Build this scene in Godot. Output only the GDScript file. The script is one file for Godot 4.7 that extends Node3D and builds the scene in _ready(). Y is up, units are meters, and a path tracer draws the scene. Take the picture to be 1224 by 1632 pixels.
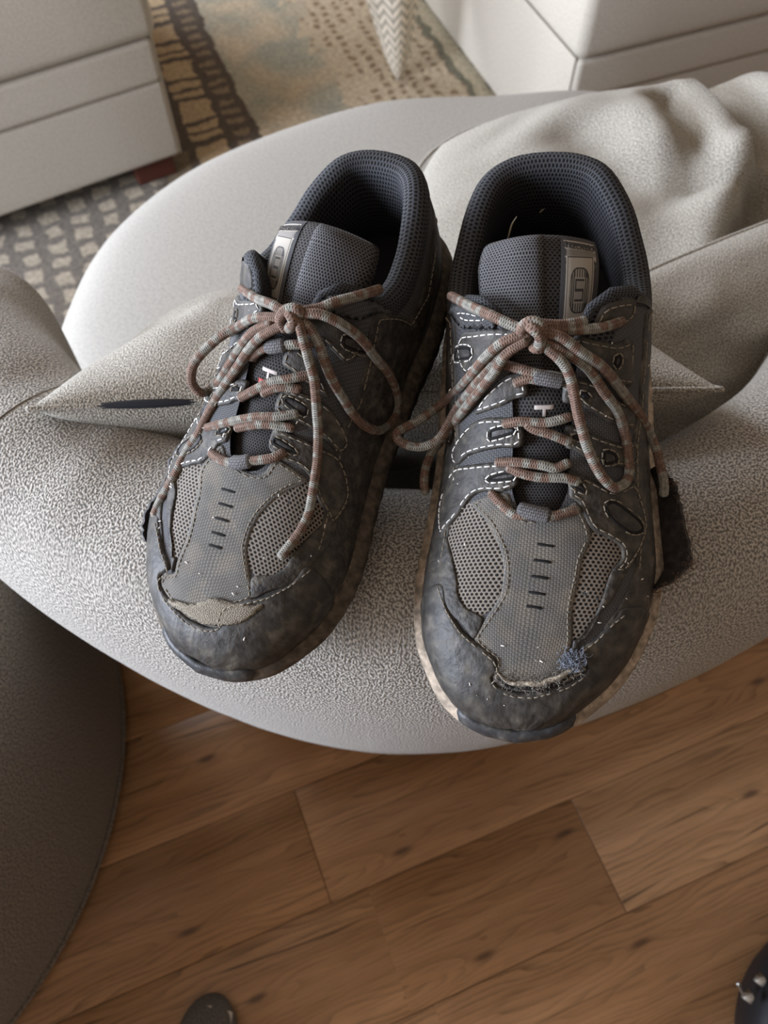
extends Node3D
# Two worn hiking shoes drying on the padded back of a swivel chair, seen from above.
# Lengths are metres; on the shoes millimetres (z from heel to toe, x across, y up from the sole).

var M := {}            # materials
var tables := {}       # shoe shape tables, one value per half millimetre
var rng := RandomNumberGenerator.new()
var wrinkle := FastNoiseLite.new()

#------------------------------------------------------------------ naming
func tag(o: Node3D, label: String, category: String, group := "") -> void:
	o.set_meta("label", label)
	o.set_meta("category", category)
	if group:
		o.set_meta("group", group)

func thing(called: String, label: String, category: String, where := Vector3.ZERO, turn := 0.0, group := "") -> Node3D:
	var o := Node3D.new()
	o.name = called
	add_child(o, true)
	o.position = where
	o.rotation.y = turn
	tag(o, label, category, group)
	return o

func put(called: String, mesh: Mesh, material: Material, parent: Node3D) -> MeshInstance3D:
	var o := MeshInstance3D.new()
	o.name = called
	o.mesh = mesh
	o.material_override = material
	o.cast_shadow = GeometryInstance3D.SHADOW_CASTING_SETTING_ON
	parent.add_child(o, true)
	return o

func structure(called: String, mesh: Mesh, material: Material) -> MeshInstance3D:
	var o := put(called, mesh, material, self)
	o.set_meta("kind", "structure")
	return o

#------------------------------------------------------------------ mesh helpers
class Shape:
	var st := SurfaceTool.new()
	var n := 0
	func _init() -> void:
		st.begin(Mesh.PRIMITIVE_TRIANGLES)
	func tri(a: Vector3, b: Vector3, c: Vector3, ua := Vector2.ZERO, ub := Vector2.ZERO, uc := Vector2.ZERO, group := 0) -> void:
		if (b - a).cross(c - a).length_squared() < 1e-16:
			return
		st.set_smooth_group(group)
		st.set_uv(ua); st.add_vertex(a)
		st.set_uv(ub); st.add_vertex(b)
		st.set_uv(uc); st.add_vertex(c)
		n += 1
	func quad(a: Vector3, b: Vector3, c: Vector3, d: Vector3, group := 0, ua := Vector2.ZERO, ub := Vector2.ZERO, uc := Vector2.ZERO, ud := Vector2.ZERO) -> void:
		tri(a, b, c, ua, ub, uc, group)
		tri(a, c, d, ua, uc, ud, group)
	func grid(rows: Array, uvs: Array, group := 0, flip := false) -> void:
		for i in rows.size() - 1:
			var p: PackedVector3Array = rows[i]
			var q: PackedVector3Array = rows[i + 1]
			var u: PackedVector2Array = uvs[i]
			var w: PackedVector2Array = uvs[i + 1]
			for j in p.size() - 1:
				if flip:
					quad(p[j], p[j + 1], q[j + 1], q[j], group, u[j], u[j + 1], w[j + 1], w[j])
				else:
					quad(p[j], q[j], q[j + 1], p[j + 1], group, u[j], w[j], w[j + 1], u[j + 1])
	func done() -> ArrayMesh:
		st.generate_normals()
		st.index()
		return st.commit()

func smooth_path(points: Array, step: float, closed := false) -> PackedVector3Array:
	var out := PackedVector3Array()
	var n := points.size()
	for i in (n if closed else n - 1):
		var a: Vector3 = points[(i - 1 + n) % n] if closed else points[maxi(i - 1, 0)]
		var b: Vector3 = points[i]
		var c: Vector3 = points[(i + 1) % n]
		var d: Vector3 = points[(i + 2) % n] if closed else points[mini(i + 2, n - 1)]
		var k := maxi(1, int(ceil(b.distance_to(c) / step)))
		for j in k:
			out.append(b.cubic_interpolate(c, a, d, float(j) / k))
	if not closed:
		out.append(points[n - 1])
	return out

func smooth_outline(points: Array, step: float) -> PackedVector2Array:
	var three := []
	for p in points:
		three.append(Vector3(p.x, p.y, 0))
	var out := PackedVector2Array()
	for p in smooth_path(three, step, true):
		out.append(Vector2(p.x, p.y))
	return out

func tube(s: Shape, path: PackedVector3Array, radius: float, sides := 9, v_scale := 25.0, flat := 1.0, taper := false) -> void:
	var n := path.size()
	if n < 2:
		return
	var up := Vector3.UP
	var first := (path[1] - path[0]).normalized()
	if absf(first.dot(up)) > 0.9:
		up = Vector3.RIGHT
	var along := 0.0
	var rows := []
	var uvs := []
	for i in range(-2, n + 2):
		var k := clampi(i, 0, n - 1)
		var d := (path[mini(k + 1, n - 1)] - path[maxi(k - 1, 0)]).normalized()
		up = (up - d * up.dot(d)).normalized()
		var side := d.cross(up)
		if i > 0 and i < n:
			along += path[i].distance_to(path[i - 1])
		var r := radius
		var c := path[k]
		if i == -2 or i == n + 1:
			r = radius * 0.02
			c += d * (radius * 0.6 * (-1.0 if i < 0 else 1.0))
		elif i == -1 or i == n:
			r = radius * 0.72
			c += d * (radius * 0.42 * (-1.0 if i < 0 else 1.0))
		if taper:
			r *= 0.35 + 0.65 * sin(PI * clampf(float(k) / (n - 1), 0.02, 0.98))
		var row := PackedVector3Array()
		var uv := PackedVector2Array()
		for j in sides + 1:
			var a := TAU * j / sides
			row.append(c + side * (cos(a) * r) + up * (sin(a) * r * flat))
			uv.append(Vector2(float(j) / sides, along * v_scale))
		rows.append(row)
		uvs.append(uv)
	s.grid(rows, uvs)

func tube_mesh(path: PackedVector3Array, radius: float, sides := 9, v_scale := 25.0, flat := 1.0, taper := false) -> ArrayMesh:
	var s := Shape.new()
	tube(s, path, radius, sides, v_scale, flat, taper)
	return s.done()

func soft_box(s: Shape, lo: Vector3, hi: Vector3, r: float, group0 := 0, puff := 0.0, seg := 3) -> void:
	# a box with rounded edges; puff swells the middle of its faces
	var c := (lo + hi) / 2
	var h := (hi - lo) / 2
	for axis in 3:
		for sgn in [-1.0, 1.0]:
			var rows := []
			var uvs := []
			var u := (axis + 1) % 3
			var v := (axis + 2) % 3
			var us := _stations(h[u], r, seg)
			var vs := _stations(h[v], r, seg)
			for a in us:
				var row := PackedVector3Array()
				var uv := PackedVector2Array()
				for b in vs:
					var p := Vector3.ZERO
					p[axis] = h[axis] * sgn
					p[u] = a
					p[v] = b
					var q := p.clamp(-h + Vector3.ONE * r, h - Vector3.ONE * r)
					var d := p - q
					if d.length() > 1e-9:
						d = d.normalized() * r
					var w := q + d
					if puff > 0.0:
						var g := (1.0 - pow(absf(a) / h[u], 2.0)) * (1.0 - pow(absf(b) / h[v], 2.0))
						w[axis] += sgn * puff * g
					row.append(c + w)
					uv.append(Vector2(a, b))
				rows.append(row)
				uvs.append(uv)
			s.grid(rows, uvs, group0, sgn > 0)

func _stations(h: float, r: float, seg: int) -> PackedFloat32Array:
	var out := PackedFloat32Array()
	for i in seg + 1:
		out.append(-h + r - r * tan(PI / 4 * (1.0 - float(i) / seg)))
	var k := 10
	for i in range(1, k):
		out.append(lerpf(-h + r, h - r, float(i) / k))
	for i in seg + 1:
		out.append(h - r + r * tan(PI / 4 * float(i) / seg))
	return out

func soft_box_mesh(lo: Vector3, hi: Vector3, r: float, puff := 0.0) -> ArrayMesh:
	var s := Shape.new()
	soft_box(s, lo, hi, r, 0, puff)
	return s.done()

func lathe(s: Shape, profile: Array, sides := 64, from := 0.0, to := TAU, at := Vector3.ZERO) -> void:
	var rows := []
	var uvs := []
	for i in sides + 1:
		var a := lerpf(from, to, float(i) / sides)
		var row := PackedVector3Array()
		var uv := PackedVector2Array()
		for p in profile:
			row.append(at + Vector3(sin(a) * p.x, p.y, cos(a) * p.x))
			uv.append(Vector2(a, p.y))
		rows.append(row)
		uvs.append(uv)
	s.grid(rows, uvs)

func rounded_profile(points: Array, step: float) -> Array:
	var three := []
	for p in points:
		three.append(Vector3(p.x, p.y, 0))
	var out := []
	for p in smooth_path(three, step):
		out.append(Vector2(maxf(p.x, 0), p.y))
	return out

#------------------------------------------------------------------ materials
func noise(kind: int, freq: float, octaves := 3, sd := 1) -> FastNoiseLite:
	var n := FastNoiseLite.new()
	n.noise_type = kind
	n.frequency = freq
	n.seed = sd
	n.fractal_octaves = octaves
	n.fractal_type = FastNoiseLite.FRACTAL_FBM if octaves > 1 else FastNoiseLite.FRACTAL_NONE
	return n

func noise_map(n: FastNoiseLite, size: int, stops := [], tones := []) -> NoiseTexture2D:
	var t := NoiseTexture2D.new()
	t.width = size
	t.height = size
	t.seamless = true
	t.generate_mipmaps = false
	t.noise = n
	if stops.size():
		var g := Gradient.new()
		g.offsets = PackedFloat32Array(stops)
		g.colors = PackedColorArray(tones)
		t.color_ramp = g
	return t

func grey(v: float) -> Color:
	return Color(v, v, v)

func plain(called: String, c: Color, rough := 0.85) -> StandardMaterial3D:
	var m := StandardMaterial3D.new()
	m.resource_name = called
	m.albedo_color = c
	m.roughness = rough
	m.metallic_specular = 0.4
	return m

func triplanar(m: StandardMaterial3D, color_map: Texture2D, height_map: Texture2D, per_metre: float, height_cm: float, world := false) -> StandardMaterial3D:
	m.uv1_triplanar = true
	m.uv1_world_triplanar = world
	m.uv1_scale = Vector3.ONE * per_metre
	m.uv1_triplanar_sharpness = 4.0
	if color_map:
		m.albedo_texture = color_map
	if height_map:
		m.heightmap_enabled = true
		m.heightmap_texture = height_map
		m.heightmap_scale = height_cm
	return m

func mapped(m: StandardMaterial3D, color_map: Texture2D, height_map: Texture2D, scale: float, height_cm: float) -> StandardMaterial3D:
	m.uv1_scale = Vector3.ONE * scale
	if color_map:
		m.albedo_texture = color_map
	if height_map:
		m.heightmap_enabled = true
		m.heightmap_texture = height_map
		m.heightmap_scale = height_cm
	return m

func image_of(w: int, h: int, f: Callable) -> ImageTexture:
	var im := Image.create_empty(w, h, false, Image.FORMAT_RGB8)
	for y in h:
		for x in w:
			im.set_pixel(x, y, f.call(x, y))
	return ImageTexture.create_from_image(im)

func hole_tone(x: int, y: int) -> float:
	# staggered round holes, 16 x 28 pixels to a pair of rows
	var px := fposmod(x, 16.0)
	var py := fposmod(y, 28.0)
	var d := minf(Vector2(px - 8, py - 7).length(), minf(Vector2(px, py - 21).length(), Vector2(px - 16, py - 21).length()))
	return smoothstep(3.6, 5.6, d)

func make_materials() -> void:
	var SIMPLEX := FastNoiseLite.TYPE_SIMPLEX_SMOOTH
	var pile := noise_map(noise(SIMPLEX, 0.085, 2, 3), 512, [0.0, 0.36, 0.5, 0.66, 1.0], [grey(0.44), grey(0.60), grey(0.80), grey(0.97), grey(1.0)])
	var pile_h := noise_map(noise(SIMPLEX, 0.085, 2, 3), 512)
	var fine := noise_map(noise(SIMPLEX, 0.16, 2, 8), 512, [0.0, 0.35, 0.65, 1.0], [grey(0.70), grey(0.82), grey(0.95), grey(1.0)])
	var fine_h := noise_map(noise(SIMPLEX, 0.16, 2, 8), 512)
	var soft := noise_map(noise(SIMPLEX, 0.10, 3, 5), 512, [0.0, 0.4, 0.6, 1.0], [grey(0.88), grey(0.94), grey(0.98), grey(1.0)])
	var grain := noise_map(noise(FastNoiseLite.TYPE_PERLIN, 0.03, 5, 11), 512, [0.0, 0.35, 0.5, 0.62, 0.75, 1.0], [grey(0.52), grey(0.66), grey(0.78), grey(0.84), grey(0.97), grey(1.0)])
	var grain_h := noise_map(noise(FastNoiseLite.TYPE_PERLIN, 0.06, 5, 12), 512)

	M.chair = triplanar(plain("chair boucle", Color8(180, 175, 165), 1.0), pile, pile_h, 10.5, 0.09)
	M.pillow = triplanar(plain("pillow chenille", Color8(184, 178, 164), 1.0), pile, pile_h, 13.0, 0.06)
	M.sofa = triplanar(plain("sofa velour", Color8(186, 178, 163), 0.95), soft, fine_h, 3.0, 0.02)
	M.seat = triplanar(plain("seat velour", Color8(158, 154, 145), 0.95), soft, fine_h, 3.5, 0.03)
	M.ottoman = triplanar(plain("ottoman weave", Color8(138, 129, 117), 1.0), pile, pile_h, 7.0, 0.06)
	for k in ["chair", "pillow", "sofa", "seat", "ottoman"]:
		M[k].rim_enabled = true
		M[k].rim = 0.3
		M[k].rim_tint = 0.5
	M.chair_seam = plain("chair seam", Color8(112, 106, 96), 1.0)
	M.seam = plain("seam shadow", Color8(70, 66, 60), 1.0)
	M.zip = plain("zip tape", Color8(26, 28, 34), 0.7)
	M.redwood = plain("red wood leg", Color8(84, 46, 36), 0.45)
	M.wall = plain("wall paint", Color8(160, 143, 124), 0.9)
	M.frame = plain("window frame", Color8(225, 222, 216), 0.6)
	M.glass = plain("window glass", Color(1, 1, 1, 0.06), 0.05)
	M.glass.transparency = BaseMaterial3D.TRANSPARENCY_ALPHA
	M.throw = mapped(plain("herringbone throw", Color8(240, 228, 206), 1.0), image_of(64, 64, herringbone), image_of(64, 64, herringbone), 1.0, 0.25)
	M.rug = mapped(plain("patterned rug", Color.WHITE, 1.0), rug_picture(), null, 1.0, 0.0)
	M.subfloor = plain("joint shadow", Color8(52, 34, 22), 0.9)
	var wood := wood_picture()
	for i in 4:
		M["plank%d" % i] = mapped(plain("oak vinyl plank", [Color8(255, 250, 244), Color8(250, 243, 235), Color8(255, 247, 238), Color8(246, 241, 234)][i], 0.42), wood[0], wood[1], 1.0, 0.02)
	# shoes
	var hole_map := image_of(64, 56, func(x: int, y: int): return Color(0.10, 0.095, 0.09).lerp(Color.WHITE, hole_tone(x, y)))
	var hole_h := image_of(64, 56, func(x: int, y: int): return grey(hole_tone(x, y)))
	M.window_mesh = mapped(plain("open mesh", Color8(116, 108, 98), 0.75), hole_map, hole_h, 0.11, 0.06)
	M.window_mesh.uv1_scale = Vector3(0.115, 0.13, 1)
	M.tongue_mesh = mapped(plain("tongue mesh", Color8(80, 79, 80), 0.8), hole_map, hole_h, 0.16, 0.05)
	M.tongue_mesh.uv1_scale = Vector3(0.16, 0.19, 1)
	M.tongue_dark = mapped(plain("tongue dark mesh", Color8(56, 53, 51), 0.85), hole_map, hole_h, 0.12, 0.05)
	M.tongue_dark.uv1_scale = Vector3(0.10, 0.2, 1)
	var weave := image_of(64, 64, weave_tone)
	var dust := noise_map(noise(FastNoiseLite.TYPE_PERLIN, 0.012, 5, 21), 512, [0.0, 0.42, 0.5, 0.6, 1.0], [Color8(106, 104, 99), Color8(112, 109, 103), Color8(116, 112, 105), Color8(124, 118, 108), Color8(138, 130, 116)])
	M.vamp = mapped(plain("woven vamp", Color8(250, 250, 250), 0.8), weave, weave, 0.13, 0.03)
	M.vamp.detail_enabled = true
	M.vamp.detail_albedo = dust
	M.vamp.detail_blend_mode = BaseMaterial3D.BLEND_MODE_MUL
	M.vamp.detail_uv_layer = BaseMaterial3D.DETAIL_UV_2
	M.vamp.uv2_triplanar = true
	M.vamp.uv2_scale = Vector3.ONE * 9.0
	M.fabric = mapped(plain("upper fabric", Color8(88, 88, 89), 0.85), weave, weave, 0.12, 0.04)
	M.leather = triplanar(plain("worn leather", Color8(62, 59, 55), 0.6), grain, grain_h, 14.0, 0.045)
	M.rubber = triplanar(plain("scuffed rubber toe", Color8(60, 58, 55), 0.55), grain, grain_h, 12.0, 0.03)
	M.bumper = triplanar(plain("rubber bumper", Color8(56, 58, 61), 0.5), grain, grain_h, 10.0, 0.02)
	# dried dirt lying on the leather and rubber
	var dirt := noise_map(noise(FastNoiseLite.TYPE_PERLIN, 0.03, 6, 77), 512, [0.0, 0.50, 0.60, 0.72, 1.0], [Color(0.52, 0.47, 0.38, 0.0), Color(0.46, 0.43, 0.37, 0.03), Color(0.48, 0.45, 0.39, 0.10), Color(0.54, 0.51, 0.45, 0.22), Color(0.60, 0.57, 0.50, 0.45)])
	for k in ["leather", "rubber", "bumper"]:
		M[k].detail_enabled = true
		M[k].detail_albedo = dirt
		M[k].detail_blend_mode = BaseMaterial3D.BLEND_MODE_MIX
		M[k].detail_uv_layer = BaseMaterial3D.DETAIL_UV_2
		M[k].uv2_triplanar = true
		M[k].uv2_scale = Vector3.ONE * 7.0
	M.suede = triplanar(plain("worn suede patch", Color8(142, 134, 119), 1.0), fine, fine_h, 14.0, 0.08)
	M.midsole = triplanar(plain("dirty midsole foam", Color8(182, 166, 146), 0.85), grain, grain_h, 12.0, 0.03)
	M.midsole_dark = triplanar(plain("grimy midsole", Color8(98, 88, 76), 0.85), grain, grain_h, 12.0, 0.03)
	M.outsole = triplanar(plain("black outsole", Color8(50, 48, 46), 0.7), grain, grain_h, 12.0, 0.03)
	M.knit = mapped(plain("collar mesh", Color8(54, 55, 58), 0.8), hole_map, hole_h, 0.10, 0.06)
	M.insole = plain("dark insole", Color8(24, 24, 26), 0.9)
	M.lining = plain("black lining", Color8(30, 30, 33), 0.9)
	M.thread = plain("pale thread", Color8(206, 204, 198), 0.8)
	M.thread_dim = plain("dirty thread", Color8(120, 112, 98), 0.9)
	M.slot = triplanar(plain("slot leather", Color8(70, 67, 64), 0.6), grain, grain_h, 14.0, 0.04)
	M.slit = plain("vent slit", Color8(18, 17, 16), 0.9)
	M.cream = triplanar(plain("torn cream foam", Color8(196, 186, 166), 1.0), grain, grain_h, 20.0, 0.06)
	M.flap = triplanar(plain("peeled leather", Color8(62, 58, 56), 0.6), grain, grain_h, 14.0, 0.04)
	M.tuft = plain("frayed fibre", Color8(112, 118, 128), 1.0)
	M.tuft_dark = plain("dusty fibre", Color8(118, 112, 104), 1.0)
	M.tuft_brown = plain("brown fibre", Color8(96, 78, 64), 1.0)
	M.dust = plain("white fleck", Color8(226, 222, 212), 0.9)
	var lace_pic := lace_picture()
	M.lace = mapped(plain("braided lace", Color.WHITE, 0.85), lace_pic[0], lace_pic[1], 1.0, 0.05)
	M.keeper = mapped(plain("lace keeper webbing", Color8(112, 110, 110), 0.9), weave, weave, 1.0, 0.06)
	M.keeper.uv1_scale = Vector3(2, 1, 1)
	M.badge = mapped(plain("woven badge", Color.WHITE, 0.7), badge_picture(), null, 1.0, 0.0)
	M.badge_ink = plain("badge ink", Color8(58, 55, 52), 0.8)
	M.badge_edge = plain("badge border", Color8(58, 57, 58), 0.8)
	M.logo_grey = plain("printed grey", Color8(168, 158, 150), 0.6)
	M.logo_red = plain("printed red", Color8(150, 48, 40), 0.6)
	M.slipper = triplanar(plain("charcoal slipper wool", Color8(122, 117, 110), 1.0), pile, pile_h, 12.0, 0.1)
	M.pale = plain("pale print", Color8(188, 178, 166), 0.9)
	M.black = plain("black shell", Color8(26, 25, 26), 0.5)
	M.green = plain("dark green cloth", Color8(30, 48, 40), 0.8)
	M.steel = plain("steel stud", Color8(176, 176, 172), 0.3)
	M.steel.metallic = 0.9
	M.leaf = plain("dry leaf", Color8(150, 140, 118), 0.9)

func herringbone(x: int, y: int) -> Color:
	var k := x % 32
	var d := fposmod((k if k < 16 else 32 - k) + y, 16.0) / 16.0
	var v := 0.85 + 0.15 * sin(d * TAU)
	if k < 2 or absi(k - 16) < 2:
		v *= 0.88
	return grey(clampf(v, 0, 1))

func weave_tone(x: int, y: int) -> Color:
	var a := absf(sin(x * PI / 8.0))
	var b := absf(sin(y * PI / 8.0))
	var over := (int(x / 8) + int(y / 8)) % 2 == 0
	var v := (0.55 + 0.45 * a) if over else (0.50 + 0.42 * b)
	if a < 0.3 and b < 0.3:
		v *= 0.5
	return grey(clampf(v, 0, 1))

func knit_tone(x: int, y: int) -> Color:
	var d := fposmod(x + (y if y < 16 else 32 - y), 8.0) / 8.0
	return grey(clampf(0.55 + 0.45 * sin(d * TAU), 0.1, 1))

func lace_picture() -> Array:
	var n := noise(FastNoiseLite.TYPE_SIMPLEX_SMOOTH, 0.02, 2, 31)
	var w := 64
	var h := 1024
	var color := Image.create_empty(w, h, false, Image.FORMAT_RGB8)
	var height := Image.create_empty(w, h, false, Image.FORMAT_RGB8)
	for y in h:
		for x in w:
			# crossing strands of the braid, and grey-green flecks among the rust-brown
			var p := fposmod(x * 2.0 + y * 2.0, 32.0)
			var q := fposmod(x * 2.0 - y * 2.0, 32.0)
			var bump := maxf(sin(p / 32.0 * PI), sin(q / 32.0 * PI))
			var turn := sin(float(x) / w * TAU + y * 0.02)
			var fleck := smoothstep(-0.02, 0.22, n.get_noise_2d(7.0 + 5.0 * turn, y * 0.40) + 0.12 * turn)
			var c := Color8(112, 90, 77).lerp(Color8(132, 129, 119), fleck)
			c = c * (0.62 + 0.4 * bump) * (0.95 + 0.2 * n.get_noise_2d(x * 4, y))
			color.set_pixel(x, y, c)
			height.set_pixel(x, y, grey(bump))
	return [ImageTexture.create_from_image(color), ImageTexture.create_from_image(height)]

func badge_picture() -> ImageTexture:
	# a woven badge: pale cloth, two thin frames and an oval of bars with a letter S
	var w := 160
	var h := 224
	return image_of(w, h, func(x: int, y: int):
		var c := Color8(150, 144, 132)
		var ink := Color8(52, 49, 47)
		var fx := minf(x, w - 1 - x)
		if (fx > 16 and fx < 20 and y > 44 and y < 200) or (fx > 16 and ((y > 44 and y < 48) or (y > 196 and y < 200))):
			c = ink
		if y < 44 or y > 200:
			c = Color8(112, 107, 100) if y > 26 and y < 44 else c
		var dx := x - w / 2.0
		var dy := y - 126.0
		var r := pow(pow(absf(dx) / 48.0, 3.0) + pow(absf(dy) / 54.0, 3.0), 1.0 / 3.0)
		if r < 1.0:
			c = ink if r > 0.93 or (absf(dx) > 26 and fposmod(absf(dx), 9.0) < 4.5) or (absf(dy) > 30 and fposmod(dx + 100.0, 12.0) < 5.0) else Color8(140, 134, 122)
			if absf(dx) < 23 and absf(dy) < 27:
				var s: bool = absf(dy) > 21 or absf(dy) < 4 or (dy < 0 and dx < -16) or (dy > 0 and dx > 16)
				c = ink if s else Color8(128, 122, 112)
		return c * (0.92 + 0.08 * ((x / 2 + y / 2) % 2)))

func wood_picture() -> Array:
	var n := noise(FastNoiseLite.TYPE_SIMPLEX_SMOOTH, 0.01, 3, 41)
	var m := noise(FastNoiseLite.TYPE_SIMPLEX_SMOOTH, 0.02, 2, 42)
	var w := 256
	var h := 1280
	var color := Image.create_empty(w, h, false, Image.FORMAT_RGB8)
	var height := Image.create_empty(w, h, false, Image.FORMAT_RGB8)
	var knots := [Vector2(60, 300), Vector2(180, 760), Vector2(110, 1090), Vector2(215, 120)]
	for y in h:
		for x in w:
			var bend := n.get_noise_2d(x * 0.9, y * 0.22) * 34.0
			var dark := 0.0
			for k in knots:
				var d := Vector2(x - k.x, (y - k.y) * 0.45).length()
				bend += 26.0 * exp(-d * d / 700.0) * signf(x - k.x + 0.5)
				dark += exp(-d * d / 40.0)
			var g := fposmod((x + bend) / 13.0, 1.0)
			var line := pow(g, 3.0) * (0.5 + 0.5 * n.get_noise_2d(x * 0.6 + 300, y * 0.1))
			var pore := maxf(0.0, m.get_noise_2d(x * 9.0, y * 0.5) - 0.12)
			var broad := n.get_noise_2d(x * 1.1 + 900, y * 0.12)
			var crack := smoothstep(0.035, 0.0, absf(n.get_noise_2d(x * 0.55 + 50, y * 0.05 + 70))) * smoothstep(0.05, 0.3, m.get_noise_2d(x * 0.3, y * 0.12 + 40))
			var c := Color8(178, 140, 103).lerp(Color8(148, 113, 79), clampf(0.45 + broad * 0.8, 0, 1))
			c = c * (1.0 - 0.34 * line - 0.20 * pore - 0.45 * crack)
			c = c.lerp(Color8(84, 64, 48), clampf(dark, 0, 0.8))
			c.a = 1.0
			color.set_pixel(x, y, c)
			height.set_pixel(x, y, grey(clampf(0.8 - 0.3 * line - 0.6 * pore - 0.5 * crack, 0, 1)))
	return [ImageTexture.create_from_image(color), ImageTexture.create_from_image(height)]

func rug_picture() -> ImageTexture:
	# u runs across the stripes (3.2 m), v along them (1.5 m); 320 x 150 cells of a centimetre, 3 pixels each
	var n := noise(FastNoiseLite.TYPE_SIMPLEX_SMOOTH, 0.02, 4, 51)
	var f := noise(FastNoiseLite.TYPE_SIMPLEX_SMOOTH, 0.25, 2, 52)
	return image_of(960, 450, func(x: int, y: int):
		var a := x / 300.0 - 1.2 + 0.012 * n.get_noise_2d(x * 2, y * 2)
		var b := y / 300.0 + 0.012 * n.get_noise_2d(x * 2 + 500, y * 2)
		var sage := Color8(152, 150, 134)
		var tan_ := Color8(184, 168, 142)
		var dark := Color8(88, 78, 68)
		var c: Color
		var mottle := n.get_noise_2d(x, y)
		if a < 0.10:
			c = Color8(122, 114, 104)
			if fposmod(a, 0.062) < 0.036 and fposmod(b + 0.02 * floorf(a / 0.062), 0.05) < 0.032:
				c = Color8(178, 166, 146)
			c = c.lerp(dark, smoothstep(0.06, 0.10, a))
		elif a < 0.345:
			c = dark
			var k := fposmod(b, 0.17)
			if a < 0.165:
				if k > 0.02 and k < 0.155:
					c = Color8(118, 104, 84)
			elif a > 0.19 and a < 0.265:
				if (k > 0.012 and k < 0.085) or (k > 0.10 and k < 0.128) or (k > 0.140 and k < 0.162):
					c = Color8(172, 150, 118)
			elif a > 0.285 and a < 0.325 and fposmod(b, 0.042) < 0.02:
				c = Color8(132, 116, 94)
		elif a < 0.60 + 0.10 * mottle:
			c = sage.lerp(tan_, clampf(0.5 + 1.2 * mottle, 0, 1))
		elif a < 0.87:
			c = tan_
			if fposmod(a, 0.036) < 0.016 and fposmod(b + 0.5 * 0.03 * floorf(a / 0.036), 0.03) < 0.018 and mottle > -0.25:
				c = Color8(132, 112, 88)
		elif a < 0.99:
			c = Color8(112, 108, 90) if fposmod(a - 0.87, 0.06) < 0.02 else Color8(176, 164, 138)
		else:
			c = tan_.lerp(sage, clampf(0.5 + mottle, 0, 1))
			if fposmod(b, 0.06) < 0.02:
				c = dark
		return c * (0.9 + 0.16 * f.get_noise_2d(x, y)))

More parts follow.
